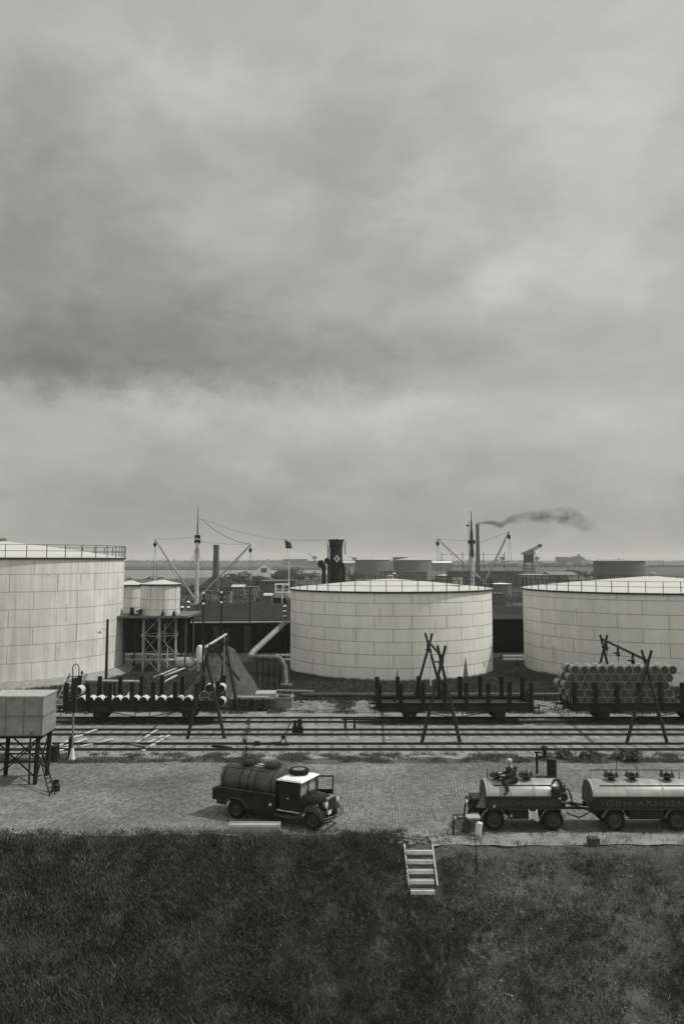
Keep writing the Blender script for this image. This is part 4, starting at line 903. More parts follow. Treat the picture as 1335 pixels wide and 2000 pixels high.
# loading standpipe
sp = gr(141, 1486); r = empty('loading_standpipe', sp, 'tall slim standpipe with hooked top and white cone foot at the left', 'standpipe')
b = MB(); b.lathe([(.22, 0), (.12, .45), (.08, .7)], 12); b.build('foot', PALE, r)
b = MB(); b.lathe([(.16, 0), (.13, 1.1), (.16, 1.15), (.1, 1.3)], 12, (-.12, .1, 0)); b.build('column', IRON, r)
b = MB(); b.tube((0, 0, .7), (0, 0, 3.6), .06, n=8); b.build('riser', mat('pipe_dull', .16), r)
zt_ = Z(1324, sp.y); b = MB(); b.box(-.13, .17, -.12, .12, zt_-1.9, zt_, bev=.02); b.lathe([(.14, 0), (.16, .05), (.14, .12)], 10, (0, 0, 2.9)); b.build('housing', IRON, r)
zc2 = Z(1297, sp.y); b = MB(); b.path([(-.1, 0, zt_)]+[(.06-.18*math.cos(a), 0, zc2-.25+.25*math.sin(a)) for a in [PI*k/8 for k in range(9)]]+[(.24, 0, zt_-.3)], .028, 6); b.build('hook_pipe', IRON, r)
b = MB(); b.lathe([(.02, 0), (.09, .08), (.02, .25)], 8, (.42, 0, Z(1318, sp.y))); b.tube((.17, 0, zt_-.2), (.42, 0, zt_-.1), .03, n=6); b.tube((.42, 0, zt_-.1), (.42, 0, zt_+.2), .02, n=5); b.build('side_lamp', IRON, r)
# planks scattered
PK = [(100, 1466, 152, 1436, 'longest'), (148, 1440, 190, 1424, 'end of the longest'), (128, 1457, 170, 1443, 'short'), (157, 1458, 222, 1443, 'flat'), (266, 1450, 308, 1425, 'upper left'), (290, 1450, 318, 1437, 'small broken'), (278, 1467, 330, 1436, 'lower right'), (240, 1449, 308, 1463, 'thin dull'), (112, 1468, 140, 1458, 'stub')]
DESC = ['long pale plank lying under the left standpipe', 'pale plank pointing at the left wagon beyond the standpipe', 'short plank between two long ones near the standpipe', 'flat lying pale plank right of the standpipe', 'upper pale plank of the pair on open ground', 'small broken plank in the middle of the loose pair', 'lower brightest plank on open ground', 'thin dull stick crossing beneath the bright planks', 'plank stub by the black round bin']
for (a, b_, c, d, _), lb in zip(PK, DESC):
    A = gr(a, b_, .06); B = gr(c, d, .10); b = MB(); b.beam(A, B, .2, .05); b.build('loose_plank', mat('bright_plank', .5, .8, .3, 3, v2=.3) if 'dull' not in lb else mat('dull_plank', .12), org=tuple(A), label=lb, cat='plank', group='planks scattered on the gravel')
b = MB(); A = gr(415, 1456, .08); B = gr(452, 1461, .08); b.beam(A, B, .22, .1); b.build('loose_plank', TIMB, org=tuple(A), label='dark plank lying at the foot of the left gantry', cat='plank', group='planks scattered on the gravel')
b = MB(); A = at(250, 1357, 60.3); B = at(261, 1342, 60.5); b.beam(A, B, .22, .05); b.build('loose_plank', WHITE, org=tuple(A), label='white plank leaning upright behind the left wagon', cat='plank', group='planks scattered on the gravel')
# tank on trestle at left edge
YT = 42.0; xr = X(84, YT, 3); zt1, zb1 = Z(1362, YT), Z(1438, YT); r = empty('water_tower', (xr-1.4, YT+.9, 0), 'boxy pale water tank on a dark trestle at the left edge', 'water tower', world=True)
b = MB(); b.box(xr-2.8, xr, YT, YT+2.0, zb1, zt1, bev=.03)
b.build('cistern', mat('cistern_paint', .28, .8, .35, 1.2, .1, v2=.17), r)
b = MB()
for zz in (zb1+.02, (zb1+zt1)/2): b.box(xr-2.83, xr+.03, YT-.03, YT-.002, zz, zz+.06); b.box(xr+.002, xr+.03, YT, YT+2.0, zz, zz+.06)
for xx in (xr-2.75, xr-1.9, xr-1.0, xr-.08): b.box(xx, xx+.06, YT-.025, YT-.003, zb1+.085, zt1-.01)
b.build('cleats', mat('cleat_grey', .16), r); b = MB(); b.path([(xr-.5, YT-.1, zb1+.2), (xr-.5, YT-.25, zb1+.1), (xr-.5, YT-.25, .1)], .05, 6); b.build('down_pipe', IRON, r); b = MB()
b.box(xr-2.85, xr+.04, YT-.04, YT+2.04, zt1-.004, zt1+.06); b.build('lid', LGREY, r)
for x in (xr-.35, xr-2.5):
    for y in (YT+.15, YT+1.85):
        b = MB(); b.tube((x, y, -.1), (x+.1, y, zb1-.003), .12, n=8); b.build('leg', TIMB, r)
b = MB()
for y in (YT+.15, YT+1.85): b.beam((xr-2.5, y, .3), (xr-.3, y, zb1-.15), .06); b.beam((xr-.3, y, .3), (xr-2.5, y, zb1-.15), .06); b.beam((xr-2.5, y, 1.1), (xr-.3, y, 1.1), .07)
b.beam((xr-.3, YT+.15, .3), (xr-.3, YT+1.85, zb1-.2), .06); b.beam((xr-.3, YT+1.85, .3), (xr-.3, YT+.15, zb1-.2), .06); b.box(xr-2.7, xr-.1, YT+.05, YT+1.95, zb1-.12, zb1-.003); b.build('brace', TIMB, r)
lad = empty('leaning_ladder', (X(92, 41), 41, 0), 'dark ladder leaning on the trestle of the pale water tank', 'ladder', world=True)
b = MB(); A = gr(98, 1556); A2 = gr(108, 1552); B = at(78, 1478, 42.1); B2 = at(88, 1476, 42.1); b.beam(A, B, .05); b.beam(A2, B2, .05); b.build('stile', TIMB, lad)
b = MB()
for k in range(8): t = (k+.7)/8.5; b.beam(A+(B-A)*t, A2+(B2-A2)*t, .035)
b.build('rungs', TIMB, lad)
def gn(b): p = gr(99, 1460); b.path([(p.x-.9, p.y, 1.02), (p.x-.5, p.y, 1.12), (p.x-.22, p.y, 1.0), (p.x-.08, p.y, .7), (p.x, p.y, .2), (p.x, p.y, 0)], .085, 8); b.lathe([(.4, 0), (.35, .1), (.15, .16)], 12, (p.x, p.y, 0))
piece('gooseneck_pipe', 'bent pale topped pipe rising from the ground right of the water tank', 'pipe', gn, mat('pipe_light', .3), tuple(gr(99, 1460)))
def pumpb(b): p = gr(109, 1545); b.lathe([(.2, 0), (.2, .3), (.14, .35), (.14, .45)], 12, (p.x, p.y, 0)); b.tube((p.x, p.y, .4), (p.x, p.y, .55), .05, n=6); b.beam((p.x-.3, p.y, .45), (p.x+.15, p.y, .5), .07)
piece('hand_pump', 'small dark hand pump at the foot of the ladder', 'pump', pumpb, BLK, tuple(gr(109, 1545)))
# trough at the road edge
ta, tb = gr(448, 1622, .12), gr(545, 1620, .12); r = empty('timber_trough', ((ta.x+tb.x)/2, ta.y, 0), 'long pale timber trough at the road edge in front of the tank truck', 'trough', world=True)
ang = .05
for dy, tilt, nm in ((.0, 0, 'bottom'),):
    b = MB(); b.box(ta.x, tb.x, ta.y-.04, ta.y, .0, .30, bev=.008); b.box(ta.x, tb.x, ta.y+.42, ta.y+.46, .0, .34); b.box(ta.x-.04, ta.x-.002, ta.y-.03, ta.y+.46, 0, .33); b.box(tb.x+.002, tb.x+.04, ta.y-.03, ta.y+.46, 0, .33); b.box(ta.x, tb.x, ta.y+.10, ta.y+.415, .27, .30, bev=.008); b.build('boards', mat('trough_board', .38, .85, .35, 1.5, .1, v2=.22, stretch=(.4, 2, 2)), r)
# bank steps
sx0, sx1 = X(793, 32.4), X(849, 32.4); st = empty('bank_steps', ((sx0+sx1)/2, 32.9, 0), 'short flight of pale timber edged steps going down the grassy bank', 'steps', world=True)
for k in range(5):
    y = 33.25-k*.40; z = -.02-k*.215; b = MB(); b.box(sx0+.06, sx1-.06-.03*k, y-.42, y, z-.45, z-.04); b.build('tread', mat('step_earth', .15, .95, .3, 3, v2=.09), st)
    b = MB(); b.box(sx0+.05, sx1-.05-.03*k, y-.46, y-.40, z-.12, z+.02); b.build('nosing', mat('step_edge', .6, .8, .2, 3), st)
for x in (sx0, sx1):
    b = MB(); b.beam((x, 33.3, .05), (x+(.02 if x == sx0 else -.02), 31.6, -.87), .06, .14); b.build('side_board', mat('side_edge', .36, .8, .3, 3), st)
def rub(b):
    for k in range(70):
        x = sx0+NR.uniform(-.6, 1.9); y = NR.uniform(33.4, 34.6); r_ = NR.uniform(.04, .1); ret = bmesh.ops.create_icosphere(b.b, subdivisions=1, radius=r_)
        for v in ret['verts']: v.co += Vector((x, y, .03))
b = MB(); rub(b); b.build('bank_stones', mat('rubble_stone', .24), kind='stuff')
def stick(b): A = gr(930, 1668, .1); p = Vector((X(930, 32, -.5), 32, -.6)); b.path([p, p+Vector((.05, .2, .7)), p+Vector((-.05, .3, 1.35))], [.03, .02, .01], 5)
piece('dead_stick', 'thin dark stick standing in the dry right bank', 'stick', stick, TIMB, (X(930, 32), 32, -.6))
def blk(px, py, w, h, label):
    p = gr(px, py); b = MB(); b.box(p.x-w, p.x+w, p.y-w*.8, p.y+w*.8, -.1, h, Matrix.Translation((0, 0, 0)), bev=.03); b.build('stone_block', mat('block_dark', .05, .9, .4, 4), org=(p.x, p.y, 0), label=label, cat='stone block')
blk(1158, 1650, .22, .3, 'dark squared block on the road edge below the second tank cart')
# ---------------------------------------------------------------- vehicles
def wheel(name, parent, x, y, r=.41, w=.17, dual=False, rimm=None, z=None):
    z = r if z is None else z; b = MB(); ws = w*(2 if dual else 1)
    b.lathe([(r*.68, -ws/2), (r*.94, -ws/2), (r, -ws*.3), (r, -ws*.05), (r*(.93 if dual else 1), 0), (r, ws*.05), (r, ws*.3), (r*.94, ws/2), (r*.68, ws/2), (r*.66, 0), (r*.68, -ws/2)], 30, (x, y, z), 'y'); b.build(name, RUB, parent)
    o = bpy.data.objects.new('x', None); par = [c for c in kids(parent) if c.name.startswith(name)][-1]; bpy.data.objects.remove(o)
    sg = -1 if y < 0 else 1; b = MB(); b.lathe([(.0001, sg*ws*.42), (r*.14, sg*ws*.42), (r*.16, sg*ws*.2), (r*.45, sg*ws*.05), (r*.5, sg*ws*.25), (r*.62, sg*ws*.3), (r*.67, sg*ws*.48), (r*.68, 0), (r*.1, -sg*ws*.1), (.0001, -sg*ws*.1)], 24, (x, y, z), 'y')
    for k in range(6): a = 2*PI*k/6; b.lathe([(.035, -.01), (.035, .012)], 8, (x+r*.33*math.cos(a), y+sg*ws*.2, z+r*.33*math.sin(a)), 'y')
    b.build('rim', rimm or mat('wheel_rim', .035, .5, .3, 4), par); return par
TB = mat('truck_black', .024, .36, .35, 1.6, v2=.008, spec=.25, detail=12); TKD = mat('truck_tank', .075, .42, .3, 1.3, spec=.5, v2=.022, detail=12)
gB = gr(462, 1598); yaw = R(-26.5)
tr = empty('tank_truck', Vector((gB.x, gB.y, .008))+Vector((-math.sin(yaw)*.78, math.cos(yaw)*.78, 0)), 'black vintage tank truck with white cab roof carrying a spare wheel, far door open', 'tank truck', rz=yaw)
def P(nm, fn_, m, par=tr, sharp=32): b = MB(); fn_(b); return b.build(nm, m, par, sharp=sharp)
P('chassis', lambda b: (b.box(-1.2, 4.15, -.42, -.32, .55, .7), b.box(-1.2, 4.15, .32, .42, .55, .7), b.box(-.2, 4, -.3, .3, .5, .66), b.tube((0, -.7, .41), (0, .7, .41), .06), b.tube((3.75, -.7, .38), (3.75, .7, .38), .04)), BLK)
wheel('rear_wheel', tr, 0, -.74, dual=True); wheel('rear_wheel', tr, 0, .74, dual=True); wheel('front_wheel', tr, 3.72, -.70); wheel('front_wheel', tr, 3.72, .70)
def skirt(b):
    prof = [(-1.0, 1.22), (-1.0, .50), (-.50, .50)]+[(-.50*math.cos(a), .50+.33*math.sin(a)+.0) for a in [PI*k/10 for k in range(1, 10)]]+[(.50, .50), (2.0, .50), (2.0, 1.22)]
    for s in (-1, 1):
        A = [b.b.verts.new((x, s*.86, z)) for x, z in prof]; B = [b.b.verts.new((x, s*.80, z)) for x, z in prof]; b.face(A); b.face(B[::-1])
        for i in range(len(A)): b.face([A[i], B[i], B[(i+1) % len(A)], A[(i+1) % len(A)]])
    b.box(-1.0, -.96, -.797, .797, .62, 1.22); b.box(-.957, 2.0, -.797, .797, 1.1, 1.19); b.box(1.96, 2.0, -.797, .797, .62, 1.097)
P('side_skirt', skirt, TB)
P('darkening_box', lambda b: (b.box(.75, 1.95, -.72, -.44, .26, .498, bev=.03), b.box(.75, 1.95, .44, .72, .26, .498, bev=.03)), BLK)  # black boxes added to darken the space beneath the body
P('skirt_moulding', lambda b: [b.box(-1.03, 2.03, s*.875-.03, s*.875+.03, 1.222, 1.26) for s in (-1, 1)], mat('worn_black', .06, .4))
for s in (-1, 1):
    fn_ = lambda b: b.path([(-.52*math.cos(a), s*.87, .5+.36*math.sin(a)) for a in [PI*k/10 for k in range(11)]], .028, 6); P('rear_mudguard', fn_, mat('worn_black', .06))
P('tail_box', lambda b: b.box(-1.34, -1.005, -.74, .74, .62, 1.12, bev=.03), TB)
P('tail_hook', lambda b: (b.path([(-1.2, -.2, .7), (-1.28, -.2, .55), (-1.2, -.2, .48)], .04, 6), b.lathe([(.07, 0), (.07, .1)], 10, (-1.38, -.55, .7), 'x')), IRON)
tk = P('tank', lambda b: b.lathe([(.0001, -.98), (.35, -.97), (.62, -.94), (.74, -.88), (.77, -.8), (.77, 1.82), (.74, 1.9), (.6, 1.95), (.0001, 1.98)], 40, (0, 0, 1.5), 'x', mtx=Matrix.Diagonal((1, 1.02, .83, 1))), TKD, sharp=40)
P('tank_band', lambda b: [b.lathe([(.75, x-.025), (.785, x-.02), (.785, x+.02), (.75, x+.025), (.75, x-.025)], 40, (0, 0, 1.5), 'x', mtx=Matrix.Diagonal((1, 1.02, .83, 1))) for x in (-.7, .15, .55, .9, 1.7)], BLK, tk)
for s in (-1, 1): P('side_rail', lambda b: b.path([(-.92, s*.55, 1.9), (-.9, s*.58, 2.02), (-.5, s*.6, 2.06), (1.4, s*.6, 2.06), (1.5, s*.58, 1.98)], .022, 6), IRON, tk)
P('top_rail', lambda b: (b.path([(-.95, -.28, 2.1), (-.85, -.28, 2.22), (1.75, -.28, 2.22), (1.85, -.28, 2.12)], .02, 6), b.path([(-.95, .28, 2.1), (-.85, .28, 2.22), (1.75, .28, 2.22), (1.85, .28, 2.12)], .02, 6)), IRON, tk)
for x in (.15, 1.35):
    def dome(b):
        b.lathe([(.3, -.06), (.3, .08), (.33, .09), (.33, .12), (.12, .17), (.0001, .18)], 18, (x, 0, 2.14)); 
        for k in range(8): a = k*PI/4; b.lathe([(.03, .1), (.03, .2)], 6, (x+.26*math.cos(a), .26*math.sin(a), 2.14))
        b.lathe([(.42, .06), (.42, .1), (.38, .1), (.38, .06), (.42, .06)], 18, (x, 0, 2.14))
    P('manhole_dome', dome, IRON, tk)
P('top_walkway', lambda b: b.box(.55, 1.0, -.22, .22, 2.12, 2.16), LGREY, tk)
# cab
def cabb(b):
    b.box(2.06, 3.14, -.76, .76, .62, 1.24, bev=.03); b.box(2.06, 2.14, -.74, .74, 1.243, 1.86)
    for s in (-1, 1): b.box(2.143, 3.12, s*.75-.03, s*.75+.03, 1.80, 1.88); b.box(3.04, 3.11, s*.72-.03, s*.72+.03, 1.243, 1.797)
    b.box(2.56, 2.62, -.78, -.72, 1.243, 1.797); b.box(3.05, 3.12, -.69, .69, 1.80, 1.87)
cab_ = P('cab', cabb, TB)
P('cab_door', lambda b: b.box(2.45, 3.02, -.80, -.765, .66, 1.235, bev=.012), TB, cab_); P('door_handle', lambda b: b.tube((2.52, -.83, 1.15), (2.62, -.83, 1.15), .014), PALE, cab_)
for a, c in ((2.15, 2.555), (2.625, 3.035)): P('side_window', lambda b: b.box(a, c, -.752, -.745, 1.246, 1.795), mat('truck_window', .02, .45, .1, 2, spec=.15), cab_)
P('windshield', lambda b: b.box(3.07, 3.085, -.685, .685, 1.26, 1.795), mat('windshield_glass', .25, .15, .3, 1.5, spec=.8), cab_)
P('windshield_frame', lambda b: (b.box(3.09, 3.13, -.02, .02, 1.25, 1.8), b.path([(3.11, -.1, 1.3), (3.12, -.3, 1.6)], .012, 4)), TB, cab_)
def roofc(b):
    g = []
    for i in range(9):
        row = []
        for j in range(9):
            x = 2.0+1.24*i/8; y = -.81+1.62*j/8; e = max(abs(i-4)/4, abs(j-4)/4); row.append(b.b.verts.new((x, y, 1.885+.10*(1-e**2.5)-(.03 if e == 1 else 0))))
        g.append(row)
    for i in range(8):
        for j in range(8): b.face([g[i][j], g[i+1][j], g[i+1][j+1], g[i][j+1]], True)
    lo = [b.b.verts.new((x, y, 1.84)) for x, y in ((2.0, -.81), (3.24, -.81), (3.24, .81), (2.0, .81))]; b.face(lo)
    edge = [g[i][0] for i in range(9)]; b.face([lo[0], lo[1]]+edge[::-1]); edge = [g[8][j] for j in range(9)]; b.face([lo[1], lo[2]]+edge[::-1]); edge = [g[i][8] for i in range(8, -1, -1)]; b.face([lo[2], lo[3]]+edge[::-1]); edge = [g[0][j] for j in range(8, -1, -1)]; b.face([lo[3], lo[0]]+edge[::-1])
P('cab_roof', roofc, mat('roof_canvas_white', .72, .6, .06, 4), cab_, 50)
def opendoor(b):
    m = Matrix.Translation((3.1, .80, 0)) @ Matrix.Rotation(R(24), 4, 'Z')
    b.box(0, .72, -.02, .02, .68, 1.22, m, bev=.008)
    for x in (.0, .66): b.box(x, x+.06, -.018, .018, 1.222, 1.80, m)
    b.box(.061, .659, -.018, .018, 1.74, 1.80, m)
P('open_door', opendoor, TB)
# hood, radiator
def hood(b):
    secs = []
    for x, w_, zt_ in ((3.145, .56, 1.33), (3.5, .47, 1.31), (3.8, .39, 1.29), (4.08, .33, 1.27)):
        secs.append([b.b.verts.new((x, y, z)) for y, z in ((-w_, .74), (-w_, zt_-.16), (-w_*.86, zt_-.06), (-w_*.45, zt_), (0, zt_+.02), (w_*.45, zt_), (w_*.86, zt_-.06), (w_, zt_-.16), (w_, .74))])
    for a, c in zip(secs, secs[1:]):
        for k in range(8): b.face([a[k], a[k+1], c[k+1], c[k]], True)
    b.face(secs[0]); b.face(secs[-1][::-1])
hd = P('hood', hood, TB, sharp=35); P('hood_louvres', lambda b: [b.box(3.4+.06*k, 3.42+.06*k, -.50+.025*k-.02, -.49+.022*k, .85, 1.08) for k in range(9)], BLK, hd)
def rad(b):
    b.box(4.09, 4.2, -.34, .34, .58, 1.26, bev=.05); b.lathe([(.05, 0), (.05, .06), (.0001, .09)], 10, (4.14, 0, 1.26))
P('radiator_shell', rad, mat('chrome_dull', .30, .25, .2, 4, metal=.6)); P('grille', lambda b: b.box(4.203, 4.212, -.27, .27, .64, 1.16), BLK)
def fend(b, s):
    pr = [(1.95, .50), (2.9, .50), (3.08, .54), (3.22, .68), (3.38, .86), (3.58, .95), (3.8, .96), (4.0, .88), (4.14, .72), (4.2, .56)]
    for yy0, yy1 in ((s*.46, s*.92),):
        T = []; 
        for i, (x, z) in enumerate(pr):
            cr = .05 if i > 2 else .0
            T.append([b.b.verts.new((x, yy0, z-.02)), b.b.verts.new((x, (yy0+yy1)/2, z+cr)), b.b.verts.new((x, yy1-.06*s, z+cr*.6)), b.b.verts.new((x, yy1, z-.07-(.10 if i > 3 else .02)))])
        Bm = [[b.b.verts.new(v.co+Vector((0, 0, -.03))) for v in row] for row in T]
        for A in (T, Bm):
            for i in range(len(pr)-1):
                for k in range(3): b.face([A[i][k], A[i+1][k], A[i+1][k+1], A[i][k+1]], True)
        for i in range(len(pr)-1):
            for k in (0, 3): b.face([T[i][k], T[i+1][k], Bm[i+1][k], Bm[i][k]])
for s in (-1, 1): P('front_fender', lambda b: fend(b, s), mat('fender_black', .014, .2, .3, 3, spec=.4), sharp=60)
for s in (-1, 1):
    h = P('headlight', lambda b: b.lathe([(.03, -.16), (.11, -.08), (.145, 0), (.15, .03), (.13, .035)], 18, (4.22, s*.52, 1.02), 'x'), mat('chrome_dull', .3)); P('lens', lambda b: b.lathe([(.125, 0), (.09, .02), (.0001, .03)], 18, (4.256, s*.52, 1.02), 'x'), mat('lens_glass', .55, .1, .1, 9, spec=.9), h)
P('lamp_bar', lambda b: b.tube((4.16, -.5, .9), (4.16, .5, .9), .02), mat('chrome_dull', .3))
P('number_plate', lambda b: b.box(4.30, 4.315, -.5, -.2, .62, .78, bev=.004), PALE)
P('side_marker', lambda b: b.lathe([(.05, 0), (.05, .05), (.0001, .08)], 10, (3.9, -.72, .98)), mat('chrome_dull', .3))
P('bumper', lambda b: ([b.path([(4.3, -.82, z), (4.42, -.7, z), (4.48, -.3, z), (4.48, .3, z), (4.42, .7, z), (4.3, .82, z)], .03, 6) for z in (.45, .56)], b.beam((4.15, -.35, .5), (4.46, -.35, .5), .04), b.beam((4.15, .35, .5), (4.46, .35, .5), .04)), mat('bumper_steel', .12, .35, .2, 4, metal=.5))
P('fuel_cap', lambda b: b.lathe([(.06, -.02), (.06, .02), (.03, .03)], 12, (1.75, -.885, .82), 'y', mtx=None), PALE)
P('step_bracket', lambda b: b.box(2.0, 2.95, -.9, -.62, .42, .46), BLK)
# spare wheel lies on the roof: a thing of its own
c0_ = tr.matrix_basis if False else Matrix.Translation(tr.location) @ Matrix.Rotation(yaw, 4, 'Z'); cw = c0_ @ Vector((2.62, .05, 2.0))
spw = empty('spare_wheel', cw, 'spare wheel lying flat on the white cab roof of the tank truck', 'spare wheel', rz=yaw)
spw.scale = (1.08, 1.08, 1.15)
b = MB(); b.lathe([(.26, 0), (.38, .005), (.41, .05), (.41, .12), (.38, .165), (.27, .17), (.26, 0)], 30); b.build('tyre', RUB, spw)
b = MB(); b.lathe([(.0001, .13), (.06, .13), (.08, .09), (.17, .08), (.22, .12), (.262, .15)], 24); b.build('rim', mat('rim_grey', .20, .5), spw)
def holes(b):
    for k in range(5): a = 2*PI*k/5; b.lathe([(.035, .09), (.035, .115)], 8, (.155*math.cos(a), .155*math.sin(a), 0))
    b.lathe([(.05, .13), (.05, .16)], 10)
P('hub_bolts', holes, BLK, spw)

# tank carts
def text_obj(txt, size, loc, parent, m, name='lettering', sx=1.0, width=None):
    c = bpy.data.curves.new(name, 'FONT'); c.body = txt; c.size = size; c.extrude = .003; c.align_x = 'LEFT'; c.space_character = 1.2
    o = bpy.data.objects.new(name, c); COL.objects.link(o); o.parent = parent; o.location = loc; o.rotation_euler = (PI/2, 0, 0); o.scale = (sx, 1, 1); c.materials.append(m)
    bpy.context.view_layer.update(); me = bpy.data.meshes.new_from_object(o); n = bpy.data.objects.new(name, me); COL.objects.link(n); n.parent = parent; n.location = o.location; n.rotation_euler = o.rotation_euler; n.scale = o.scale; wd_ = max(v.co.x for v in me.vertices); n.scale.x = (width/wd_) if width else sx; bpy.data.objects.remove(o); return n
LET = mat('faded_lettering', .075, .8, .3, 9)
def cart(x0, x1, Yc, axles, label, txt, tx, domes, rz=0.0, tw=2.9):
    r = empty('tank_cart', (x0, Yc, .008), label, 'tank trailer', 'tank trailers coupled at the road edge', rz=rz); Ln = x1-x0
    def Q(nm, f, m, par=r, sharp=32): b = MB(); f(b); return b.build(nm, m, par, sharp=sharp)
    t = Q('tank', lambda b: b.lathe([(.0001, -.06), (.4, -.05), (.74, -.01), (.76, .02), (.76, Ln-.02), (.74, Ln+.01), (.4, Ln+.05), (.0001, Ln+.06)], 40, (0, 0, 1.32), 'x', mtx=Matrix.Diagonal((1, 1, .74, 1))), mat('tank_silver', .38, .5, .25, 1.1, metal=.2, v2=.20, detail=12, stretch=(1, 1, .35)), sharp=30)
    for x in (.03, Ln*.33, Ln*.66, Ln-.03): Q('tank_band', lambda b: b.lathe([(.74, x-.03), (.775, x-.03), (.775, x+.03), (.74, x+.03), (.74, x-.03)], 40, (0, 0, 1.32), 'x', mtx=Matrix.Diagonal((1, 1, .75, 1))), mat('rim_silver', .3, .4), t)
    Q('end_plate', lambda b: b.lathe([(.0001, -.075), (.42, -.065), (.70, -.03), (.72, -.01)], 40, (0, 0, 1.32), 'x', mtx=Matrix.Diagonal((1, 1, .74, 1))), mat('end_dark', .055, .6, .3, 3), t)
    sk = Q('side_skirt', lambda b: (b.box(-.02, Ln+.02, -.80, -.76, .86, 1.37), b.box(-.02, Ln+.02, .76, .80, .86, 1.37), b.box(-.02, .02, -.757, .757, .86, 1.2), b.box(Ln-.02, Ln+.02, -.757, .757, .86, 1.2)), mat('skirt_black', .03, .6, .3, 2, v2=.02, spec=.2))
    Q('skirt_moulding', lambda b: (b.box(-.03, Ln+.03, -.82, -.76, 1.372, 1.40), b.box(-.03, Ln+.03, -.815, -.803, .87, .885)), mat('worn_black', .06), sk)
    if txt: text_obj(txt, .31, (tx, -.803, 1.02), r, LET, width=tw)
    Q('chassis', lambda b: (b.box(-.1, Ln+.1, -.5, -.4, .66, .85), b.box(-.1, Ln+.1, .4, .5, .66, .85), b.box(.1, Ln-.2, -.38, .38, .55, .85)), BLK)
    ax0, ax1 = axles; Q('under_box', lambda b: (b.box(ax0+.6, ax1-.55, -.74, .7, .5, .852, bev=.02), b.tube((ax0+.5, -.76, .5), (ax1-.45, -.76, .5), .025)), BLK)
    for x in axles:
        for s in (-1, 1): wheel('wheel', r, x, s*.66, r=.43, w=.2)
        for s in (-1, 1):
            def mg(b, x=x, s=s):
                pr = [(x-.52*math.cos(a), .43+.52*math.sin(a)) for a in [PI*(.06+.88*k/14) for k in range(15)]]
                A = [[b.b.verts.new((px_, y, pz)) for y in (s*.54, s*.78, s*.80)] for px_, pz in pr]
                for q in A: q[2].co.z -= .03
                for i in range(14):
                    for k in range(2): b.face([A[i][k], A[i+1][k], A[i+1][k+1], A[i][k+1]], True)
            o = Q('mudguard', mg, mat('mudguard_grey', .15, .35, .2, 3), sharp=60); md = o.modifiers.new('s', 'SOLIDIFY'); md.thickness = .02
        Q('axle', lambda b: b.tube((x, -.6, .43), (x, .6, .43), .045), BLK)
    for dx_ in domes:
        def dm(b, dx_=dx_):
            b.lathe([(.10, -.05), (.12, .06), (.30, .13), (.32, .17), (.30, .18), (.0001, .17)], 20, (dx_, 0, 1.88))
            for k in range(7): a = 2*PI*k/7+.3; b.lathe([(.028, .16), (.022, .16+random.uniform(.1, .2))], 6, (dx_+.24*math.cos(a), .24*math.sin(a), 1.88))
            b.lathe([(.08, .17), (.09, .26), (.03, .3)], 8, (dx_, 0, 1.88))
        Q('filler_dome', dm, BLK, t)
    for s in (-1, 1): Q('top_rail', lambda b: b.path([(.35, s*.5, 1.62), (.36, s*.5, 1.76), (Ln-.3, s*.5, 1.76), (Ln-.28, s*.5, 1.6)], .022, 6), IRON, t)
    return r, Q, Ln
Y1 = 35.85
x0, x1 = X(943, Y1, 1.4), X(1083, Y1, 1.4)
c1, Q1, L1 = cart(x0, x1, Y1, (X(964, 35.2)-x0, X(1079, 35.2)-x0), 'silver tank cart with man seated on top, coupled at the left of the pair', 'GAULERICH. BOVAEHOVED.', .1, (X(969, Y1, 2)-x0, X(1026, Y1, 2)-x0))
Q1('wire_rail', lambda b: (b.path([(.25, .35, 1.85), (.25, .35, 2.22)], .02, 5), b.path([(L1*.63, -.1, 2.03), (L1+.05, -.1, 2.03)], .018, 5)), IRON)
Q1('pump_cabinet', lambda b: (b.box(L1+.03, L1+.30, -.55, .55, .8, 1.7, bev=.04), b.lathe([(.16, -.2), (.2, 0), (.16, .2)], 12, (L1+.15, -.62, 1.35), 'y'), b.box(L1-.35, L1+.02, -.86, -.64, 1.35, 1.75, bev=.05), b.tube((L1+.1, -.6, .9), (L1+.1, -.6, 1.9), .05), b.tube((L1+.3, -.35, .9), (L1+.3, -.35, 1.75), .04), b.path([(L1-.2, -.3, 1.75), (L1-.15, -.5, 1.98), (L1+.05, -.55, 1.98), (L1+.1, -.6, 1.85)], .05, 8)), IRON)
Q1('fittings', lambda b: (b.lathe([(.03, 0), (.05, .04), (.03, .08)], 8, (L1-.05, -.88, 1.28)), b.box(L1+.02, L1+.35, -.7, -.5, 1.12, 1.18), b.lathe([(.06, -.01), (.06, .02)], 12, (.30, -.83, 1.0), 'y'), b.lathe([(.05, -.02), (.06, .02)], 10, (1.0, -.83, .62), 'y')), LGREY)
hz = L1
Q1('hose', lambda b: b.path([(hz+.3, -.5, 1.6), (hz+.42, -.55, 1.6), (hz+.52, -.6, 1.3), (hz+.55, -.6, .95), (hz+.4, -.6, .85), (hz+.1, -.65, .9)], .035, 8), RUB)
Q1('hood_box', lambda b: (b.box(-.55, -.07, -.45, .45, .95, 1.22, bev=.06), b.box(-.75, -.55, -.3, .3, .92, 1.14, bev=.05), b.box(-.62, -.05, -.42, .42, .62, .85, bev=.02)), TB)
Q1('front_guard', lambda b: (b.poly([(-.07, -.5, 1.5), (-.03, -.74, .9), (-.42, -.62, .9)]), b.poly([(-.07, -.48, 1.5), (-.03, -.72, .9), (-.42, -.60, .9)])), mat('guard_grey', .12))
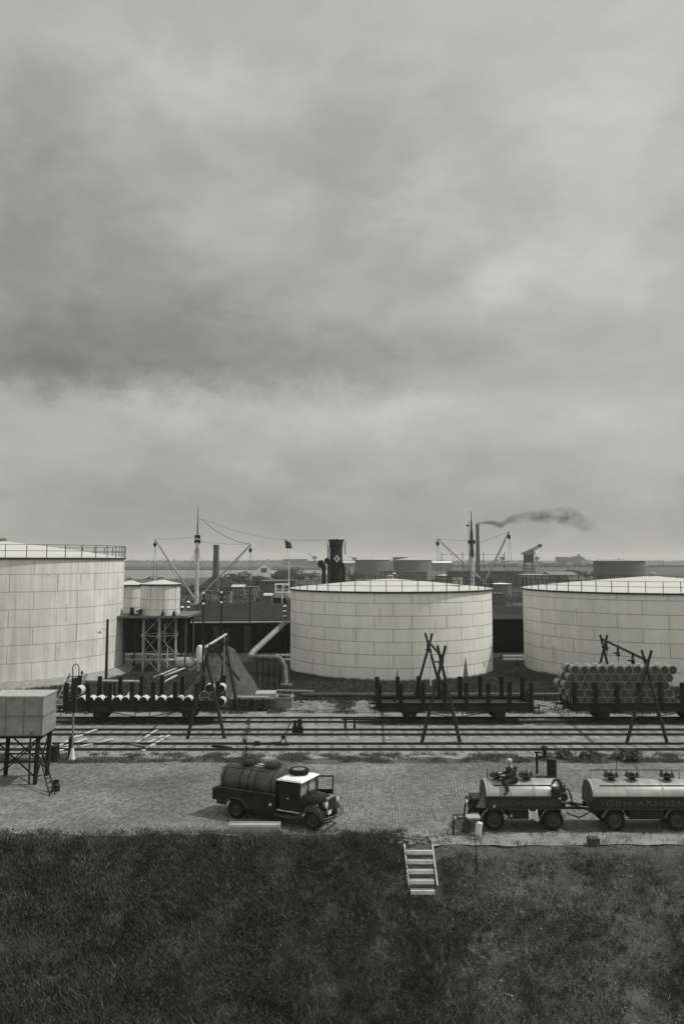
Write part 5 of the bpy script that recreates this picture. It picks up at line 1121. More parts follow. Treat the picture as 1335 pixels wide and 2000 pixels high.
Q1('tow_lamp', lambda b: b.lathe([(.02, -.12), (.08, -.06), (.09, 0), (.07, .02)], 12, (-.78, -.25, 1.03), 'x', mtx=Matrix.Diagonal((-1, 1, 1, 1))), mat('lens_glass', .55))
Q1('fore_leg', lambda b: (b.beam((-.6, -.3, .9), (-.72, -.3, .35), .1), b.beam((-.1, -.3, .62), (-.2, -.3, .2), .1), b.beam((-.7, .3, .9), (-.8, .3, .2), .06)), IRON)
# white cloth hanging under the skirt, dark folds
def cloth(b):
    g = []
    xc = X(1039, 35.0, .7)-x0
    for i in range(9):
        row = []
        for j in range(8):
            u = i/8; v = j/7; row.append(b.b.verts.new((xc-.17+.36*u+.10*v*u, -.84-.05*math.sin(u*9+v)-.02*v, .90-.44*v-(.10*math.sin(u*PI) if v < .2 else 0)+.05*math.sin(u*6)*v)))
        g.append(row)
    for i in range(8):
        for j in range(7): b.face([g[i][j], g[i+1][j], g[i+1][j+1], g[i][j+1]], True)
b = MB(); cloth(b); cl = b.build('hanging_cloth', mat('white_cloth', .55, .9, .12, 6), label='crumpled white cloth hanging between the wheels of the left tank cart', cat='cloth'); cl.location = (x0, Y1, 0); cl.modifiers.new('s', 'SOLIDIFY').thickness = .015
x2, x3 = X(1146, Y1, 1.4), X(1352, Y1, 1.4)
c2, Q2, L2 = cart(x2, x3, Y1-.05, (X(1200, 35.1)-x2, X(1322, 35.1)-x2), 'silver tank cart at the right edge lettered on its dark skirt', 'IGBH ARNSEN', .30, (X(1191, Y1, 2)-x2, X(1232, Y1, 2)-x2, X(1300, Y1, 2)-x2), tw=3.5)
Q2('top_frame', lambda b: (b.path([(.25, .45, 1.8), (.25, .45, 2.16), (L2-.4, .45, 2.16), (L2-.4, .45, 1.8)], .02, 5), b.path([(.9, .45, 1.8), (.9, .45, 2.16)], .02, 5), b.path([(1.4, .4, 1.9), (1.45, .6, 2.7), (1.9, .6, 2.75), (2.3, .4, 2.2)], .02, 5)), IRON)
Q2('drawbar', lambda b: (b.beam((-.05, .35, .72), (-1.15, 0, 1.0), .07), b.beam((-.05, -.35, .72), (-1.15, 0, 1.0), .07), b.beam((-.05, 0, .70), (-1.0, 0, .72), .08), b.beam((-1.15, 0, 1.0), (-1.45, 0, .9), .09), b.path([(-.1, -.3, .6), (-.5, -.35, .42), (-1.0, -.3, .6)], .03, 6)), IRON)
# stand / frame with can and box at the left of the carts
p = gr(884, 1631); q = gr(933, 1631); st2 = empty('pump_stand', ((p.x+q.x)/2, p.y, 0), 'low bent pipe stand with cans at the left end of the tank carts', 'stand', world=True)
b = MB(); b.path([(p.x, p.y, 0), (p.x+.03, p.y, .55), (p.x+.2, p.y, .66), (q.x-.05, p.y+.05, .66), (q.x+.05, p.y+.5, .62)], .045, 8); b.path([(p.x+.1, p.y+.7, 0), (p.x+.12, p.y+.7, .58), (q.x-.1, p.y+.7, .6)], .035, 8); b.tube((p.x+.2, p.y, .62), (p.x+.3, p.y+.7, .6), .03); b.tube((q.x-.2, p.y, .62), (q.x-.2, p.y+.7, .6), .03); b.build('pipe_frame', IRON, st2)
b = MB(); b.lathe([(.2, 0), (.21, .02), (.2, .38), (.1, .45), (.1, .5)], 14, (p.x+.62, p.y+.35, 0)); b.build('can', mat('can_dark', .06), org=(p.x+.62, p.y+.35, 0), label='dark can standing under the bent pipe stand', cat='can')
b = MB(); b.lathe([(.13, 0), (.15, .5), (.12, .52)], 14, (q.x-.02, p.y-.02, 0), mtx=Matrix.Rotation(R(8), 4, 'Y')); b.build('pale_can', PALE, org=(q.x, p.y, 0), label='slim pale can leaning at the right foot of the pipe stand', cat='can')
b = MB(); b.box(q.x-.45, q.x+.1, p.y-.1, p.y+.4, .66, .71); b.build('stand_shelf', LGREY, st2)

# ---------------------------------------------------------------- the seated man
def skinned(name, V, E, Rd, m, parent, root=0, sub=2):
    me = bpy.data.meshes.new(name); me.from_pydata([tuple(v) for v in V], E, []); me.materials.append(m)
    o = bpy.data.objects.new(name, me); COL.objects.link(o)
    if parent is not None: o.parent = parent
    sk = o.modifiers.new('skin', 'SKIN'); sk.use_smooth_shade = True
    for i, sv in enumerate(me.skin_vertices[0].data): sv.radius = (Rd[i], Rd[i]) if not isinstance(Rd[i], tuple) else Rd[i]; sv.use_root = (i == root)
    ss = o.modifiers.new('sub', 'SUBSURF'); ss.levels = sub; ss.render_levels = sub
    return o
hp_ = Vector((X(1000, 35.55, 1.95), 35.6, 1.95))
SKINM = mat('skin_tone', .38, .6, .06, 9)
Jn = dict(pel=(0, 0, .0), chest=(.0, -.02, .30), sho=(-.03, -.03, .47), neck=(-.07, -.05, .58), head0=(-.10, -.06, .66), head1=(-.13, -.07, .75), crown=(-.12, -.07, .82),
          lh=(.02, -.10, -.02), lk=(-.36, -.36, .0), la=(-.30, -.50, -.42), lt=(-.50, -.54, -.47), rh=(.02, .10, -.02), rk=(-.40, .02, .03), ra=(-.40, -.25, -.30), rt=(-.56, -.34, -.36),
          ls=(-.02, -.20, .43), le=(-.16, -.27, .20), lw=(-.36, -.22, .22), rs=(-.02, .15, .43), re=(-.20, .20, .22), rw=(-.42, .10, .24))
names = list(Jn); V = [Vector(Jn[n]) for n in names]; ix = {n: i for i, n in enumerate(names)}
E = [(ix[a], ix[b]) for a, b in (('pel', 'chest'), ('chest', 'sho'), ('sho', 'neck'), ('neck', 'head0'), ('head0', 'head1'), ('head1', 'crown'), ('pel', 'lh'), ('lh', 'lk'), ('lk', 'la'), ('la', 'lt'), ('pel', 'rh'), ('rh', 'rk'), ('rk', 'ra'), ('ra', 'rt'), ('sho', 'ls'), ('ls', 'le'), ('le', 'lw'), ('sho', 'rs'), ('rs', 're'), ('re', 'rw'))]
rad_ = dict(pel=.12, chest=.125, sho=.10, neck=.052, head0=.075, head1=.10, crown=.065, lh=.09, lk=.055, la=.038, lt=.03, rh=.09, rk=.055, ra=.038, rt=.03, ls=.055, le=.04, lw=.028, rs=.055, re=.04, rw=.028)
Rd = [rad_[n] for n in names]
# nose, ears, and five fingers per hand
def addv(v, r_, to): V.append(Vector(v)); Rd.append(r_); E.append((to, len(V)-1)); return len(V)-1
addv((-.245, -.075, .735), .016, ix['head1']); addv((-.11, -.18, .73), .018, ix['head1']); addv((-.11, .04, .73), .018, ix['head1'])
for w_, s in (('lw', 1), ('rw', 1)):
    w0 = Vector(Jn[w_]); palm = addv(w0+Vector((-.07, 0, -.005)), .030, ix[w_])
    for k, ln in enumerate((.055, .068, .072, .065, .05)):
        off = Vector((-.02 if k else .0, (k-2)*.019, .0 if k else -.01)); a = addv(w0+Vector((-.09, 0, 0))+off+Vector((-.02, 0, -.004)), .0095, palm); addv(w0+Vector((-.09, 0, 0))+off+Vector((-.02-ln*.6, 0, -.03)), .008, a)
man = skinned('person', V, E, Rd, SKINM, None); man.location = hp_; tag(man, 'seated man in dark work clothes on top of the silver tank cart, facing left', 'person')
def sub(name, ns_, es, rr, m, sub_=2):
    return skinned(name, [Vector(Jn[n]) if isinstance(n, str) else Vector(n) for n in ns_], es, rr, m, man, 0, sub_)
CLO = mat('work_jacket', .035, .9, .3, 7, .2); TRO = mat('work_trousers', .028, .9, .3, 7, .2)
sub('jacket', ['chest', 'sho', 'pel', 'ls', 'le', 'lw', 'rs', 're', 'rw', (-.06, -.045, .545)], [(0, 1), (0, 2), (1, 3), (3, 4), (4, 5), (1, 6), (6, 7), (7, 8), (1, 9)], [.205, .175, .20, .105, .075, .056, .105, .075, .056, .07], CLO)
sub('trousers', [(0, 0, .03), 'lh', 'lk', 'la', 'rh', 'rk', 'ra'], [(0, 1), (1, 2), (2, 3), (0, 4), (4, 5), (5, 6)], [.18, .14, .095, .072, .14, .095, .072], TRO)
sub('shoe', ['la', 'lt'], [(0, 1)], [.05, .046], BLK, 1); sub('shoe', ['ra', 'rt'], [(0, 1)], [.05, .046], BLK, 1)
b = MB(); b.lathe([(.108, -.01), (.115, .04), (.10, .085), (.06, .11), (.0001, .118)], 18, (-.115, -.065, .755)); b.box(-.27, -.17, -.125, -.005, .762, .772, bev=.004); b.build('cap', mat('pale_cap', .42, .9, .15, 8), man)
for s in (-1, 1):
    b = MB(); b.lathe([(.0001, -.012), (.012, 0), (.0001, .012)], 8, (-.222, -.072+s*.035, .757)); b.build('eye', BLK, man)
b = MB(); b.box(-.222, -.21, -.10, -.045, .695, .702); b.build('mouth', mat('lip', .18), man)

# ---------------------------------------------------------------- trees and bushes
def bush(px, ybase, Y, wpx, hpx, n, label, name='bush', tree=False, m=LEAF2, group='bushes and trees beyond the ship'):
    x = X(px, Y, 0); k = Y/F_PX; w_, h_ = wpx*k, hpx*k; zb = max(0, hgt(x, Y)); r = empty(name, (x, Y, zb), label, 'tree' if tree else 'bush', group)
    c = (0, 0, h_*.55); V = leaves(n, c, (w_*.55, w_*.5, h_*.5), max(.12, w_*.035)); V[:, :, 2] = np.maximum(V[:, :, 2], .05); tris('crown' if tree else 'foliage', V, m, parent=r)
    b = MB(); b.tube((0, 0, -.3), (0, 0, h_*.5), max(.08, w_*.03), max(.04, w_*.015), 6)
    for a in range(4): b.tube((0, 0, h_*.3), (w_*.25*math.cos(a*1.6), w_*.25*math.sin(a*1.6), h_*.65), w_*.015, w_*.006, 5)
    b.build('trunk' if tree else 'stems', TIMB, r)
for px, yb, Y, w_, h_, lb in ((432, 1155, 320, 30, 14, 'dark bush at the foot of the brick chimney building'), (462, 1152, 330, 60, 28, 'broad dark tree mass left of the white gabled house'), (503, 1150, 325, 44, 22, 'dark rounded tree just below the white gabled house'),
        (483, 1150, 310, 34, 20, 'low dark bush in front of the broad tree mass'), (560, 1135, 430, 52, 26, 'rounded dark tree right of the white gabled house'), (545, 1140, 400, 40, 16, 'low bush beneath the rounded tree by the gabled house'), (585, 1135, 440, 36, 14, 'small bush right of the rounded tree near the tank railing'),
        (608, 1133, 460, 26, 12, 'low scrub behind the left railing of the middle tank'), (690, 1135, 430, 36, 18, 'loose tree beside the funnel right side'), (372, 1150, 260, 40, 18, 'dark scrub behind the foremast'), (345, 1152, 250, 30, 16, 'scrub rising behind the small raised tank'),
        (1125, 1125, 520, 50, 12, 'low grey bush among the far buildings'), (1165, 1128, 480, 34, 14, 'dark tree left of the far right tank'), (1145, 1130, 460, 30, 10, 'scrub before the far right tank'), (880, 1135, 420, 40, 12, 'low scrub left of the mainmast'), (860, 1138, 400, 30, 10, 'small scrub by the low white topped tank'), (1000, 1128, 500, 40, 10, 'scrub before the harbour crane')):
    bush(px, yb, Y, w_, h_, 1500 if w_ > 35 else 900, lb, 'tree' if 'tree' in lb else 'bush', 'tree' in lb)
for px, yb, Y, w_, h_, lb in ((1230, 1515, 47.3, 60, 16, 'weedy bush at the right road edge behind the tank cart'), (1155, 1512, 47.4, 40, 10, 'low weed clump behind the gap between the carts'), (1100, 1505, 47.6, 30, 8, 'low weed clump right of the black standing drum')):
    bush(px, yb, Y, w_, h_, 900, lb, 'weed_clump', False, mat('verge_grass', .1), 'weed clumps along the road edge')
# sapling by the road
p = gr(479, 1487); sp_ = empty('sapling', (p.x, p.y, 0), 'thin ragged dark sapling at the far road edge right of the left gantry', 'tree')
b = MB(); pt = [Vector((0, 0, 0)), Vector((.08, 0, .7)), Vector((-.1, 0, 1.3)), Vector((.2, 0, 1.9)), Vector((.15, 0, 2.4))]; b.path(pt, [.04, .035, .03, .02, .01], 6)
for k in range(14): a = NR.uniform(0, 6.28); z = NR.uniform(.5, 2.3); b.path([(.05, 0, z), (.05+.28*math.cos(a), .28*math.sin(a), z+.2)], [.012, .006], 4)
b.build('trunk', TIMB, sp_)
V = np.concatenate([leaves(260, (c[0], 0, c[1]), (.22, .22, .3), .03, clumps=4) for c in ((.0, .5), (-.05, 1.1), (.12, 1.7), (.2, 2.2))]); tris('foliage', V, LEAF, parent=sp_)
# far tree belts too distant to count
def belt(name, px0, px1, Y, h, n, m):
    x0_, x1_ = X(px0, Y), X(px1, Y); V = []
    xs = NR.uniform(x0_, x1_, n); prof = np.array([h*(.55+.5*fn(x, 1, .011*1500/Y)+.3*fn(x, 4, .05*1500/Y)) for x in xs]); z = NR.uniform(0, 1, n)*np.maximum(prof, h*.2); y = Y+NR.uniform(-8, 8, n)
    Pp = np.stack([xs, y, z], 1); s = h*.22; tris(name, np.stack([Pp, Pp+NR.normal(size=(n, 3))*s, Pp+NR.normal(size=(n, 3))*s], 1), m, kind='stuff')
belt('far_tree_belt', -250, 1600, 2300, 11, 9000, LEAF2); belt('shore_scrub', -200, 640, 1000, 2.2, 6000, LEAF2); belt('mid_tree_belt', 850, 1500, 1100, 6, 4000, LEAF2)
# grass over the land behind the ship
def landf(x, y): return max(0.05, .4+1.2*fn(x, y, .05, 2)+.6*fn(x, y, .2, 3))
tris('rough_meadow', blades(pts(9000, landf, -75, 95, 146, 330), .3, 1.1, .16, .9, 4, .8), LEAF2, kind='stuff')

# ---------------------------------------------------------------- distant buildings, chimneys, crane
FARW = mat('far_wall', .18, .9, .2, .2); FARD = mat('far_dark', .10, .9, .25, .3); FARP = mat('far_pale', .42, .9, .15, .3); FARR = mat('far_roof', .12, .9, .2, .3)
def far(px0, px1, ytop, Y, dep, label, wall=FARW, roof=FARR, ridge=None, rz=0, wins=0, name='building', group='buildings on the far side of the harbour'):
    x0_, x1_ = X(px0, Y), X(px1, Y); z = Z(ytop, Y); w = []
    if wins:
        for k in range(wins): w.append((x0_+(k+.5)*(x1_-x0_)/wins, z*.5, (x1_-x0_)/wins*.45, z*.4))
    return roofed(name, label, x0_, x1_, Y, Y+dep, z-rz, z if rz else 0, wall, roof, 'building', group, ridge or 'x', w, over=.25)
far(552, 600, 1092, 1500, 30, 'long low grey hangar on the far shore left of the funnel', FARW, FARW)
far(600, 622, 1096, 1450, 30, 'lower annex joined right of the far grey hangar', FARW, FARR)
far(670, 697, 1096, 700, 20, 'pale roofed hall right behind the funnel', FARW, FARP, 'x', 1.5)
h = far(499, 531, 1101, 520, 9, 'white gabled house with dark roof in the meadow', mat('house_white', .8, .8, .1, .3), FARR, 'y', 4.2, 1)
far(453, 476, 1143, 230, 5, 'low pale roofed shack right of the chimney building', mat('shack_dark', .09, .9, .3, 1), FARP, 'x', .5, 3); far(508, 572, 1136, 210, 14, 'long dark flat shed behind the bridge wing', mat('shack_dark', .09), FARD)
far(477, 500, 1147, 245, 5, 'tiny shed with pale door beyond the warehouse', mat('shack_dark', .09), FARD, None, 0, 2)
far(398, 412, 1155, 215, 4, 'low dark hut just right of the foremast foot', mat('shack_dark', .09), FARD, None, 0, 1); far(424, 446, 1158, 200, 5, 'flat dark hut between the two insulator poles', mat('shack_dark', .09), TAR, None, 0, 2)
far(516, 530, 1160, 190, 4, 'small pale roofed lean-to left of the bridge wing', mat('shack_dark', .09), FARP, 'x', .4, 0); far(966, 984, 1160, 200, 4, 'small flat hut below the bright topped low tank', mat('shack_dark', .09), FARD)
for px, yt, Y, lb in ((452, 1156, 190, 'short white mooring post beyond the warehouse roof'), (497, 1150, 230, 'short white post by the tiny shed'), (414, 1144, 200, 'thin grey post beside the boiler house'), (530, 1143, 215, 'thin grey post left of the bridge wing'), (1003, 1150, 210, 'thin grey post right of the bright topped low tank')):
    x = X(px, Y); z = Z(yt, Y); b = MB(); b.lathe([(.16, -.2), (.13, z*.8), (.2, z*.84), (.2, z), (.0001, z+.1)], 8) if 'white' in lb else b.tube((0, 0, -.2), (0, 0, z), .1, .07, 6)
    if 'white' not in lb: b.box(-.5, .5, -.05, .05, z-.4, z-.3)
    b.build('post', FARP if 'white' in lb else FARD, org=(0, 0, 0), label=lb, cat='post', group='posts on the far quay').location = (x, Y, 0)
# brick chimney building: hipped dark roof
xa, xb = X(388, 270), X(470, 270); r = empty('boiler_house', ((xa+xb)/2, 270, 0), 'dark hip roofed building around the foot of the brick chimney', 'building', world=True)
b = MB(); b.box(xa, xb, 270, 284, -.2, 1.9); b.build('wall', FARD, r); b = MB(); zr = Z(1128, 277); cx_ = X(421, 277)
v = [(xa-.5, 269.5, 1.903), (xb+.5, 269.5, 1.903), (xb+.5, 284.5, 1.903), (xa-.5, 284.5, 1.903), (cx_-1, 277, zr+.6), (cx_+1, 277, zr+.6)]; vv = [b.b.verts.new(q) for q in v]
for f in ((0, 1, 5, 4), (1, 2, 5), (2, 3, 4, 5), (3, 0, 4), (3, 2, 1, 0)): b.face([vv[i] for i in f])
b.build('roof', TAR, r)
def chimney(px, ytop, Y, r0, r1, label, m, cat='chimney'):
    x = X(px, Y, 5); z = Z(ytop, Y); r = empty('chimney', (x, Y, 0), label, cat, 'factory chimneys'); b = MB(); b.lathe([(r0, -1), (r1, z-1.2)], 20); b.build('shaft', m, r)
    b = MB(); b.lathe([(r1+.02, z-1.2), (r1+.12, z-1.1), (r1+.12, z-.25), (r1+.04, z-.2), (r1+.04, z), (r1*.7, z), (r1*.7, z-.8)], 20); b.build('cap', m, r); return x, z
chimney(421.5, 1064, 262, 1.25, .85, 'short dark brick chimney rising from the dark hip roof', BRICKM)
sx_, sz_ = chimney(933, 1024, 480, 1.35, 1.0, 'tall slim factory chimney with drifting smoke', BRICKM)
far(885, 1022, 1117, 340, 20, 'long dark flat roofed shed below the smoking chimney', FARD, TAR); far(1022, 1072, 1123, 330, 12, 'grey flat roofed block left behind the right tank rail', FARW, FARP)
far(1075, 1128, 1118, 400, 16, 'wide shed with low arched roof among the far yards', FARD, FARW, 'x', 1.2); far(1118, 1140, 1124, 370, 8, 'small pale fronted shed near the far right tank', FARP, FARR)
far(742, 782, 1116, 360, 8, 'low flat building before the left far tank', mat('block_grey', .13, .9, .2, .5), FARR, None, 0, 4); far(793, 833, 1117, 355, 8, 'low flat building with pale windows before the right far tank', mat('block_grey', .13), FARR, None, 0, 4)
far(845, 882, 1096, 800, 14, 'bright roofed glasshouse row right of the far tanks', FARW, mat('roof_bright', .7), 'x', 1.6)
far(1092, 1110, 1088, 1300, 25, 'square grey block in the distant town', FARW, FARR, None, 0, 0); far(1119, 1141, 1086, 1300, 25, 'tallest building of the distant town with small turret', FARW, FARR, 'y', 2.5, 0); far(1129, 1133, 1083, 1310, 5, 'little turret behind the tallest distant building', FARD, FARD)
far(1141, 1152, 1093, 1250, 20, 'pale narrow building beside the tallest distant one', FARP, FARR); far(1152, 1172, 1097, 1200, 25, 'low grey gabled block right in the distant town', FARW, FARR, 'x', 3); far(1110, 1119, 1097, 1280, 20, 'small pale infill house of the distant town', FARP, FARR)
far(1060, 1090, 1097, 1150, 30, 'long low shed left of the distant town', FARW, FARR, 'x', 2); far(1172, 1182, 1103, 900, 14, 'low hut beside the far right tank', FARW, FARR); far(960, 1010, 1099, 1200, 20, 'long faint hall behind the right derrick', FARW, FARR, 'x', 2)
for px, yt, w_, lb in ((703, 1118, 8, 'x'),): pass
FT = mat('far_tank_grey', .15, .8, .2, .25, stretch=(1, 1, .15)); FR = mat('far_tank_roof', .34, .8, .1, .2)
def ftank(pxc, Y, Rr, ytop, rise, label, m=FT, rf=FR, zb=0): return tank((X(pxc, Y, 3), Y+Rr), Rr, zb, Z(ytop, Y)-zb, 2, 5, rise, label, m, rail_h=0, skirt=0, group='storage tanks in the far oil yard', roofm=rf, seg=48, over=.2)
ftank(729, 470, 10.3, 1093.5, 2.3, 'far grey storage tank with low cone roof, nearer the funnel'); ftank(810, 470, 10.6, 1094, 1.8, 'far grey storage tank in the middle of the horizon'); ftank(787, 520, 6, 1088.5, .3, 'higher flat topped tank peeping behind the middle far tank')
ftank(757, 500, 3.5, 1098, .3, 'narrow dark tank wedged between the two far tanks'); ftank(1226, 330, 10.2, 1096, .7, 'far dark storage tank at the right edge of the horizon', mat('far_tank_dark', .12, .8, .25, .3, stretch=(1, 1, .2)), mat('far_roof_dull', .2))
ftank(981, 258, 3.4, 1141, .25, 'small low tank with bright top in the gap above the black shed', mat('far_tank_dark', .12), mat('roof_bright', .7)); ftank(866, 395, 2.8, 1124, .4, 'tiny pale topped tank left of the mainmast', FT, mat('roof_bright', .7))
ftank(1048, 345, 5.2, 1126, .3, 'low grey tank with pale rim behind the right tank railing', FT, FR)
# small round white tower by the funnel
x = X(686, 430); r = empty('signal_tower', (x, 430, 0), 'slender pale tower with dark topped lantern right of the funnel', 'tower'); b = MB(); b.lathe([(.85, -.5), (.7, Z(1106, 430))], 16); b.build('shaft', FARP, r); b = MB(); z = Z(1106, 430); b.lathe([(1.1, z), (1.1, z+.3), (.7, z+.35), (.7, z+1.3), (.9, z+1.4), (.0001, z+2.2)], 16); b.build('lantern', FARW, r)
x = X(769, 300); r = empty('signal_tower', (x, 300, 0), 'tiny white kiosk with rounded cap before the far tanks', 'tower'); b = MB(); b.lathe([(.6, -.5), (.6, Z(1122, 300))], 12); b.build('shaft', FARD, r); b = MB(); z = Z(1122, 300); b.lathe([(.75, z), (.75, z+.3), (.0001, z+.8)], 12); b.build('cap', FARP, r)
# harbour crane
YC = 430; k = YC/F_PX; x = X(1032, YC); r = empty('harbour_crane', (x, YC, 0), 'harbour crane with dark cab and raised lattice jib on the right horizon', 'crane')
CR = mat('crane_dark', .07, .8, .3, 1); b = MB(); zc_ = Z(1098, YC); zt_ = Z(1083, YC)
for sx2 in (-1, 1):
    for sy in (-1, 1): b.beam((sx2*3.1, sy*3, 0), (sx2*1.9, sy*1.9, zc_), .45)
for zz in (.33, .66): w2 = 3.1-1.2*zz; [b.beam((-w2, s*w2, zc_*zz), (w2, s*w2, zc_*zz), .3) for s in (-1, 1)]
for s in (-1, 1): b.beam((-2.7, s*2.7, zc_*.33), (2.3, s*2.3, zc_*.66), .22); b.beam((2.7, s*2.7, zc_*.33), (-2.3, s*2.3, zc_*.66), .22); b.beam((-3.1, s*3, .3), (2.7, s*2.7, zc_*.33), .22)
b.build('tower', CR, r); b = MB(); b.box(-2.2, 2.4, -2, 2, zc_-.2, zt_, bev=.15); b.build('machine_cab', mat('crane_black', .04), r)
b = MB(); zj = zt_; b.box(-3.6, 3.2, -1.6, 1.6, zj+.003, zj+.9, bev=.1); b.poly([(-3.4, -1.2, zj+.9), (3, -1.2, zj+.9), (2.4, -1.2, zj+2.6), (-.2, -1.2, zj+2.2)]); b.poly([(-3.4, 1.2, zj+.9), (3, 1.2, zj+.9), (2.4, 1.2, zj+2.6), (-.2, 1.2, zj+2.2)]); b.poly([(-3.4, -1.2, zj+.9), (-.2, -1.2, zj+2.2), (-.2, 1.2, zj+2.2), (-3.4, 1.2, zj+.9)]); b.poly([(-.2, -1.2, zj+2.2), (2.4, -1.2, zj+2.6), (2.4, 1.2, zj+2.6), (-.2, 1.2, zj+2.2)]); b.build('counterweight', mat('crane_grey', .16, .8), r)
b = MB(); jx, jz = (1057-1032)*k, Z(1067, YC)
for s in (-.8, .8): b.beam((1.0, s, zj+.9), (jx, s*.4, jz), .35); b.beam((.4, s, zj+2.4), (jx-.4, s*.4, jz+.8), .3)
for t in range(6): t0, t1 = t/6, (t+1)/6; A = Vector((1.0, 0, zj+.9)); B = Vector((jx, 0, jz)); C = Vector((.4, 0, zj+2.4)); D = Vector((jx-.4, 0, jz+.8)); b.beam(A+(B-A)*t0, C+(D-C)*t1, .25); b.beam(A+(B-A)*t1, C+(D-C)*t1, .2)
b.box(jx-1.5, jx+.5, -.6, .6, jz-.2, jz+1.2, bev=.1); b.path([(jx, 0, jz-.2), (jx, 0, jz-3)], .1, 4); b.build('jib', CR, r)
def thincrane(px, yb, yt, dxp, label, Y=1200):
    x = X(px, Y); k = Y/F_PX; r = empty('dock_crane', (x, Y, 0), label, 'crane', 'faint cranes far across the harbour'); z1 = Z(yb-4, Y); b = MB(); b.beam((-3, 0, 0), (0, 0, z1), 1.2); b.beam((3, 0, 0), (0, 0, z1), 1.2); b.box(-3, 3, -2, 2, z1, z1+4); b.build('base', FARD, r); b = MB(); b.beam((0, 0, z1+2), (dxp*k, 0, Z(yt, Y)), .9); b.build('jib', FARD, r)
thincrane(614, 1096, 1081, -12, 'faint leaning crane above the far hangar annex'); thincrane(692, 1098, 1086, -12, 'faint crane jib just right of the funnel'); thincrane(980, 1097, 1083, 4, 'faint upright crane between derrick and harbour crane'); thincrane(1048, 1097, 1082, -3, 'thin crane right of the harbour crane')
# gantry line on posts far away
r = empty('cable_gantry', (X(920, 900), 900, 0), 'faint long overhead cable line on posts behind the mainmast', 'cable line', world=True); b = MB()
for px in (862, 903, 944, 985): b.beam((X(px, 900), 900, 0), (X(px, 900), 900, Z(1078, 900)), .7)
b.build('posts', FARD, r); b = MB(); b.beam((X(862, 900), 900, Z(1083, 900)), (X(985, 900), 900, Z(1083, 900)), .4); b.build('cable', FARD, r)
# barges on the water
for px, Y, w_, lb in ((292, 470, 8, 'low dark barge moored behind the small raised tank'), (615, 640, 10, 'small dark boat near the far shore by the funnel')):
    x = X(px, Y); r = empty('barge', (x, Y, -1), lb, 'boat', 'small craft on the harbour water'); L_ = w_*Y/F_PX; b = MB(); secs = [[b.b.verts.new((L_*(t-.5)*2, s*1.5*(1-abs(t*2-1)**3), z)) for s, z in ((-1, 1.4), (-.7, -.4), (.7, -.4), (1, 1.4))] for t in [q/10 for q in range(11)]]
    for a, c in zip(secs, secs[1:]):
        for k2 in range(4): b.face([a[k2], a[(k2+1) % 4], c[(k2+1) % 4], c[k2]])
    b.build('hull', BLK, r); b = MB(); b.box(-L_*.3, L_*.1, -.8, .8, 1.403, 2.3, bev=.05); b.build('cabin', FARD, r)

# ---------------------------------------------------------------- smoke and haze
pts_ = [(935, 1022, 3.2), (948, 1021, 4.0), (964, 1022, 6), (975, 1025, 7.5), (990, 1017, 9), (1010, 1012, 11), (1035, 1009, 13), (1062, 1008, 16), (1090, 1008, 20), (1118, 1013, 24), (1145, 1026, 20), (1175, 1040, 12)]
b = MB(); b.path([(sx_, 480, sz_-.3)]+[at(px, py, 480+2*i) for i, (px, py, _) in enumerate(pts_)], [1.0]+[q*480/F_PX*1.1 for _, _, q in pts_], 14)
sm = bpy.data.materials.new('smoke'); sm.use_nodes = True; t = sm.node_tree; t.nodes.clear(); o_ = t.nodes.new('ShaderNodeOutputMaterial'); pv = t.nodes.new('ShaderNodeVolumePrincipled'); t.links.new(pv.outputs[0], o_.inputs['Volume'])
pv.inputs['Color'].default_value = (.12, .12, .115, 1); c = t.nodes.new('ShaderNodeTexCoord'); n = t.nodes.new('ShaderNodeTexNoise'); n.inputs['Scale'].default_value = .16; n.inputs['Detail'].default_value = 4; n.inputs['Roughness'].default_value = .6; t.links.new(c.outputs['Object'], n.inputs['Vector'])
r_ = t.nodes.new('ShaderNodeMapRange'); r_.inputs[1].default_value = .40; r_.inputs[2].default_value = .72; r_.inputs[3].default_value = 0; r_.inputs[4].default_value = .22
r3 = t.nodes.new('ShaderNodeMapRange'); r3.inputs[1].default_value = 5; r3.inputs[2].default_value = 45; r3.inputs[3].default_value = .17; r3.inputs[4].default_value = .0
sp3 = t.nodes.new('ShaderNodeSeparateXYZ'); t.links.new(c.outputs['Object'], sp3.inputs[0]); t.links.new(sp3.outputs[0], r3.inputs[0]); ma = t.nodes.new('ShaderNodeMath'); ma.operation = 'ADD'; t.links.new(n.outputs['Fac'], ma.inputs[0]); t.links.new(r3.outputs[0], ma.inputs[1]); t.links.new(ma.outputs[0], r_.inputs[0])
sp2 = t.nodes.new('ShaderNodeSeparateXYZ'); t.links.new(c.outputs['Object'], sp2.inputs[0]); r2 = t.nodes.new('ShaderNodeMapRange'); r2.inputs[1].default_value = 0; r2.inputs[2].default_value = 22; r2.inputs[3].default_value = 3.2; r2.inputs[4].default_value = .75; t.links.new(sp2.outputs[0], r2.inputs[0])
def sm_m(op, a_, b_):
    x_ = t.nodes.new('ShaderNodeMath'); x_.operation = op
    for i_, v_ in enumerate((a_, b_)):
        if isinstance(v_, (int, float)): x_.inputs[i_].default_value = v_
        else: t.links.new(v_, x_.inputs[i_])
    return x_.outputs[0]
sc_ = [(Vector((sx_, 480, sz_)), 1.2)]+[(at(px, py, 480+2*i), q*480/F_PX) for i, (px, py, q) in enumerate(pts_)]
XM = sc_[-1][0].x-sx_; xn = sm_m('DIVIDE', sp2.outputs[0], XM)
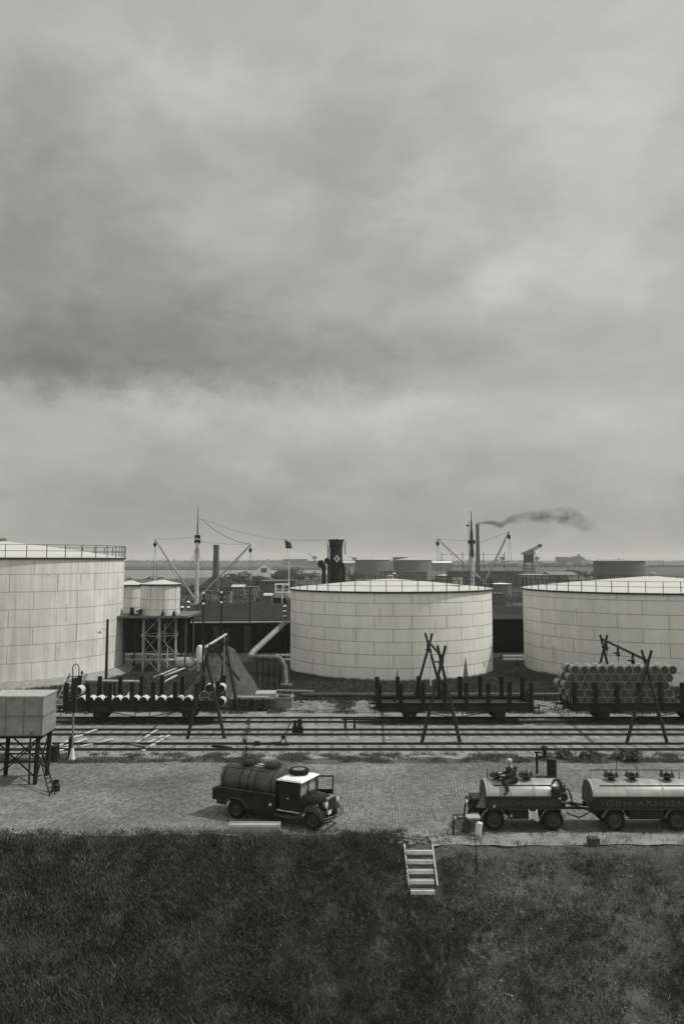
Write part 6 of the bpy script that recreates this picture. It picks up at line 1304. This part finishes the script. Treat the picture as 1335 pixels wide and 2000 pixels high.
def curve_(vals, lo, hi):
    fc = t.nodes.new('ShaderNodeFloatCurve'); cv = fc.mapping.curves[0]; p_ = [((s[0].x-sx_)/XM, (v-lo)/(hi-lo)) for s, v in zip(sc_, vals)]
    cv.points[0].location = p_[0]; cv.points[1].location = p_[-1]
    for q in p_[1:-1]: cv.points.new(*q)
    fc.mapping.update(); t.links.new(xn, fc.inputs['Value']); return sm_m('ADD', sm_m('MULTIPLY', fc.outputs[0], hi-lo), lo)
zc_n = curve_([s[0].z-sz_ for s in sc_], -12, 12); yc_n = curve_([s[0].y-480 for s in sc_], -1, 30); rr_n = curve_([s[1] for s in sc_], 0, 10)
dz_ = sm_m('SUBTRACT', sp2.outputs[2], zc_n); dy_ = sm_m('SUBTRACT', sp2.outputs[1], yc_n)
q2 = sm_m('DIVIDE', sm_m('ADD', sm_m('MULTIPLY', dz_, dz_), sm_m('MULTIPLY', dy_, dy_)), sm_m('MULTIPLY', rr_n, rr_n))
fal = sm_m('MAXIMUM', sm_m('SUBTRACT', 1.0, q2), 0.0); endf = sm_m('MINIMUM', sm_m('MULTIPLY', sm_m('SUBTRACT', 1.0, xn), 3.0), 1.0)
t.links.new(sm_m('MULTIPLY', sm_m('MULTIPLY', sm_m('MULTIPLY', r_.outputs[0], r2.outputs[0]), sm_m('MULTIPLY', fal, 1.7)), sm_m('MAXIMUM', endf, 0.0)), pv.inputs['Density'])
b.build('smoke', sm, org=(sx_, 480, sz_), kind='stuff')
hz_ = bpy.data.materials.new('haze'); hz_.use_nodes = True; t = hz_.node_tree; t.nodes.clear(); o_ = t.nodes.new('ShaderNodeOutputMaterial'); pv = t.nodes.new('ShaderNodeVolumePrincipled'); t.links.new(pv.outputs[0], o_.inputs['Volume']); pv.inputs['Color'].default_value = (.97, .965, .93, 1); pv.inputs['Density'].default_value = .00020; pv.inputs['Anisotropy'].default_value = .1
hz_.cycles.homogeneous_volume = True
if HAZE:
    b = MB(); b.box(-9500, 9500, -150, 9500, -9, 62); b.build('haze', hz_, kind='stuff')
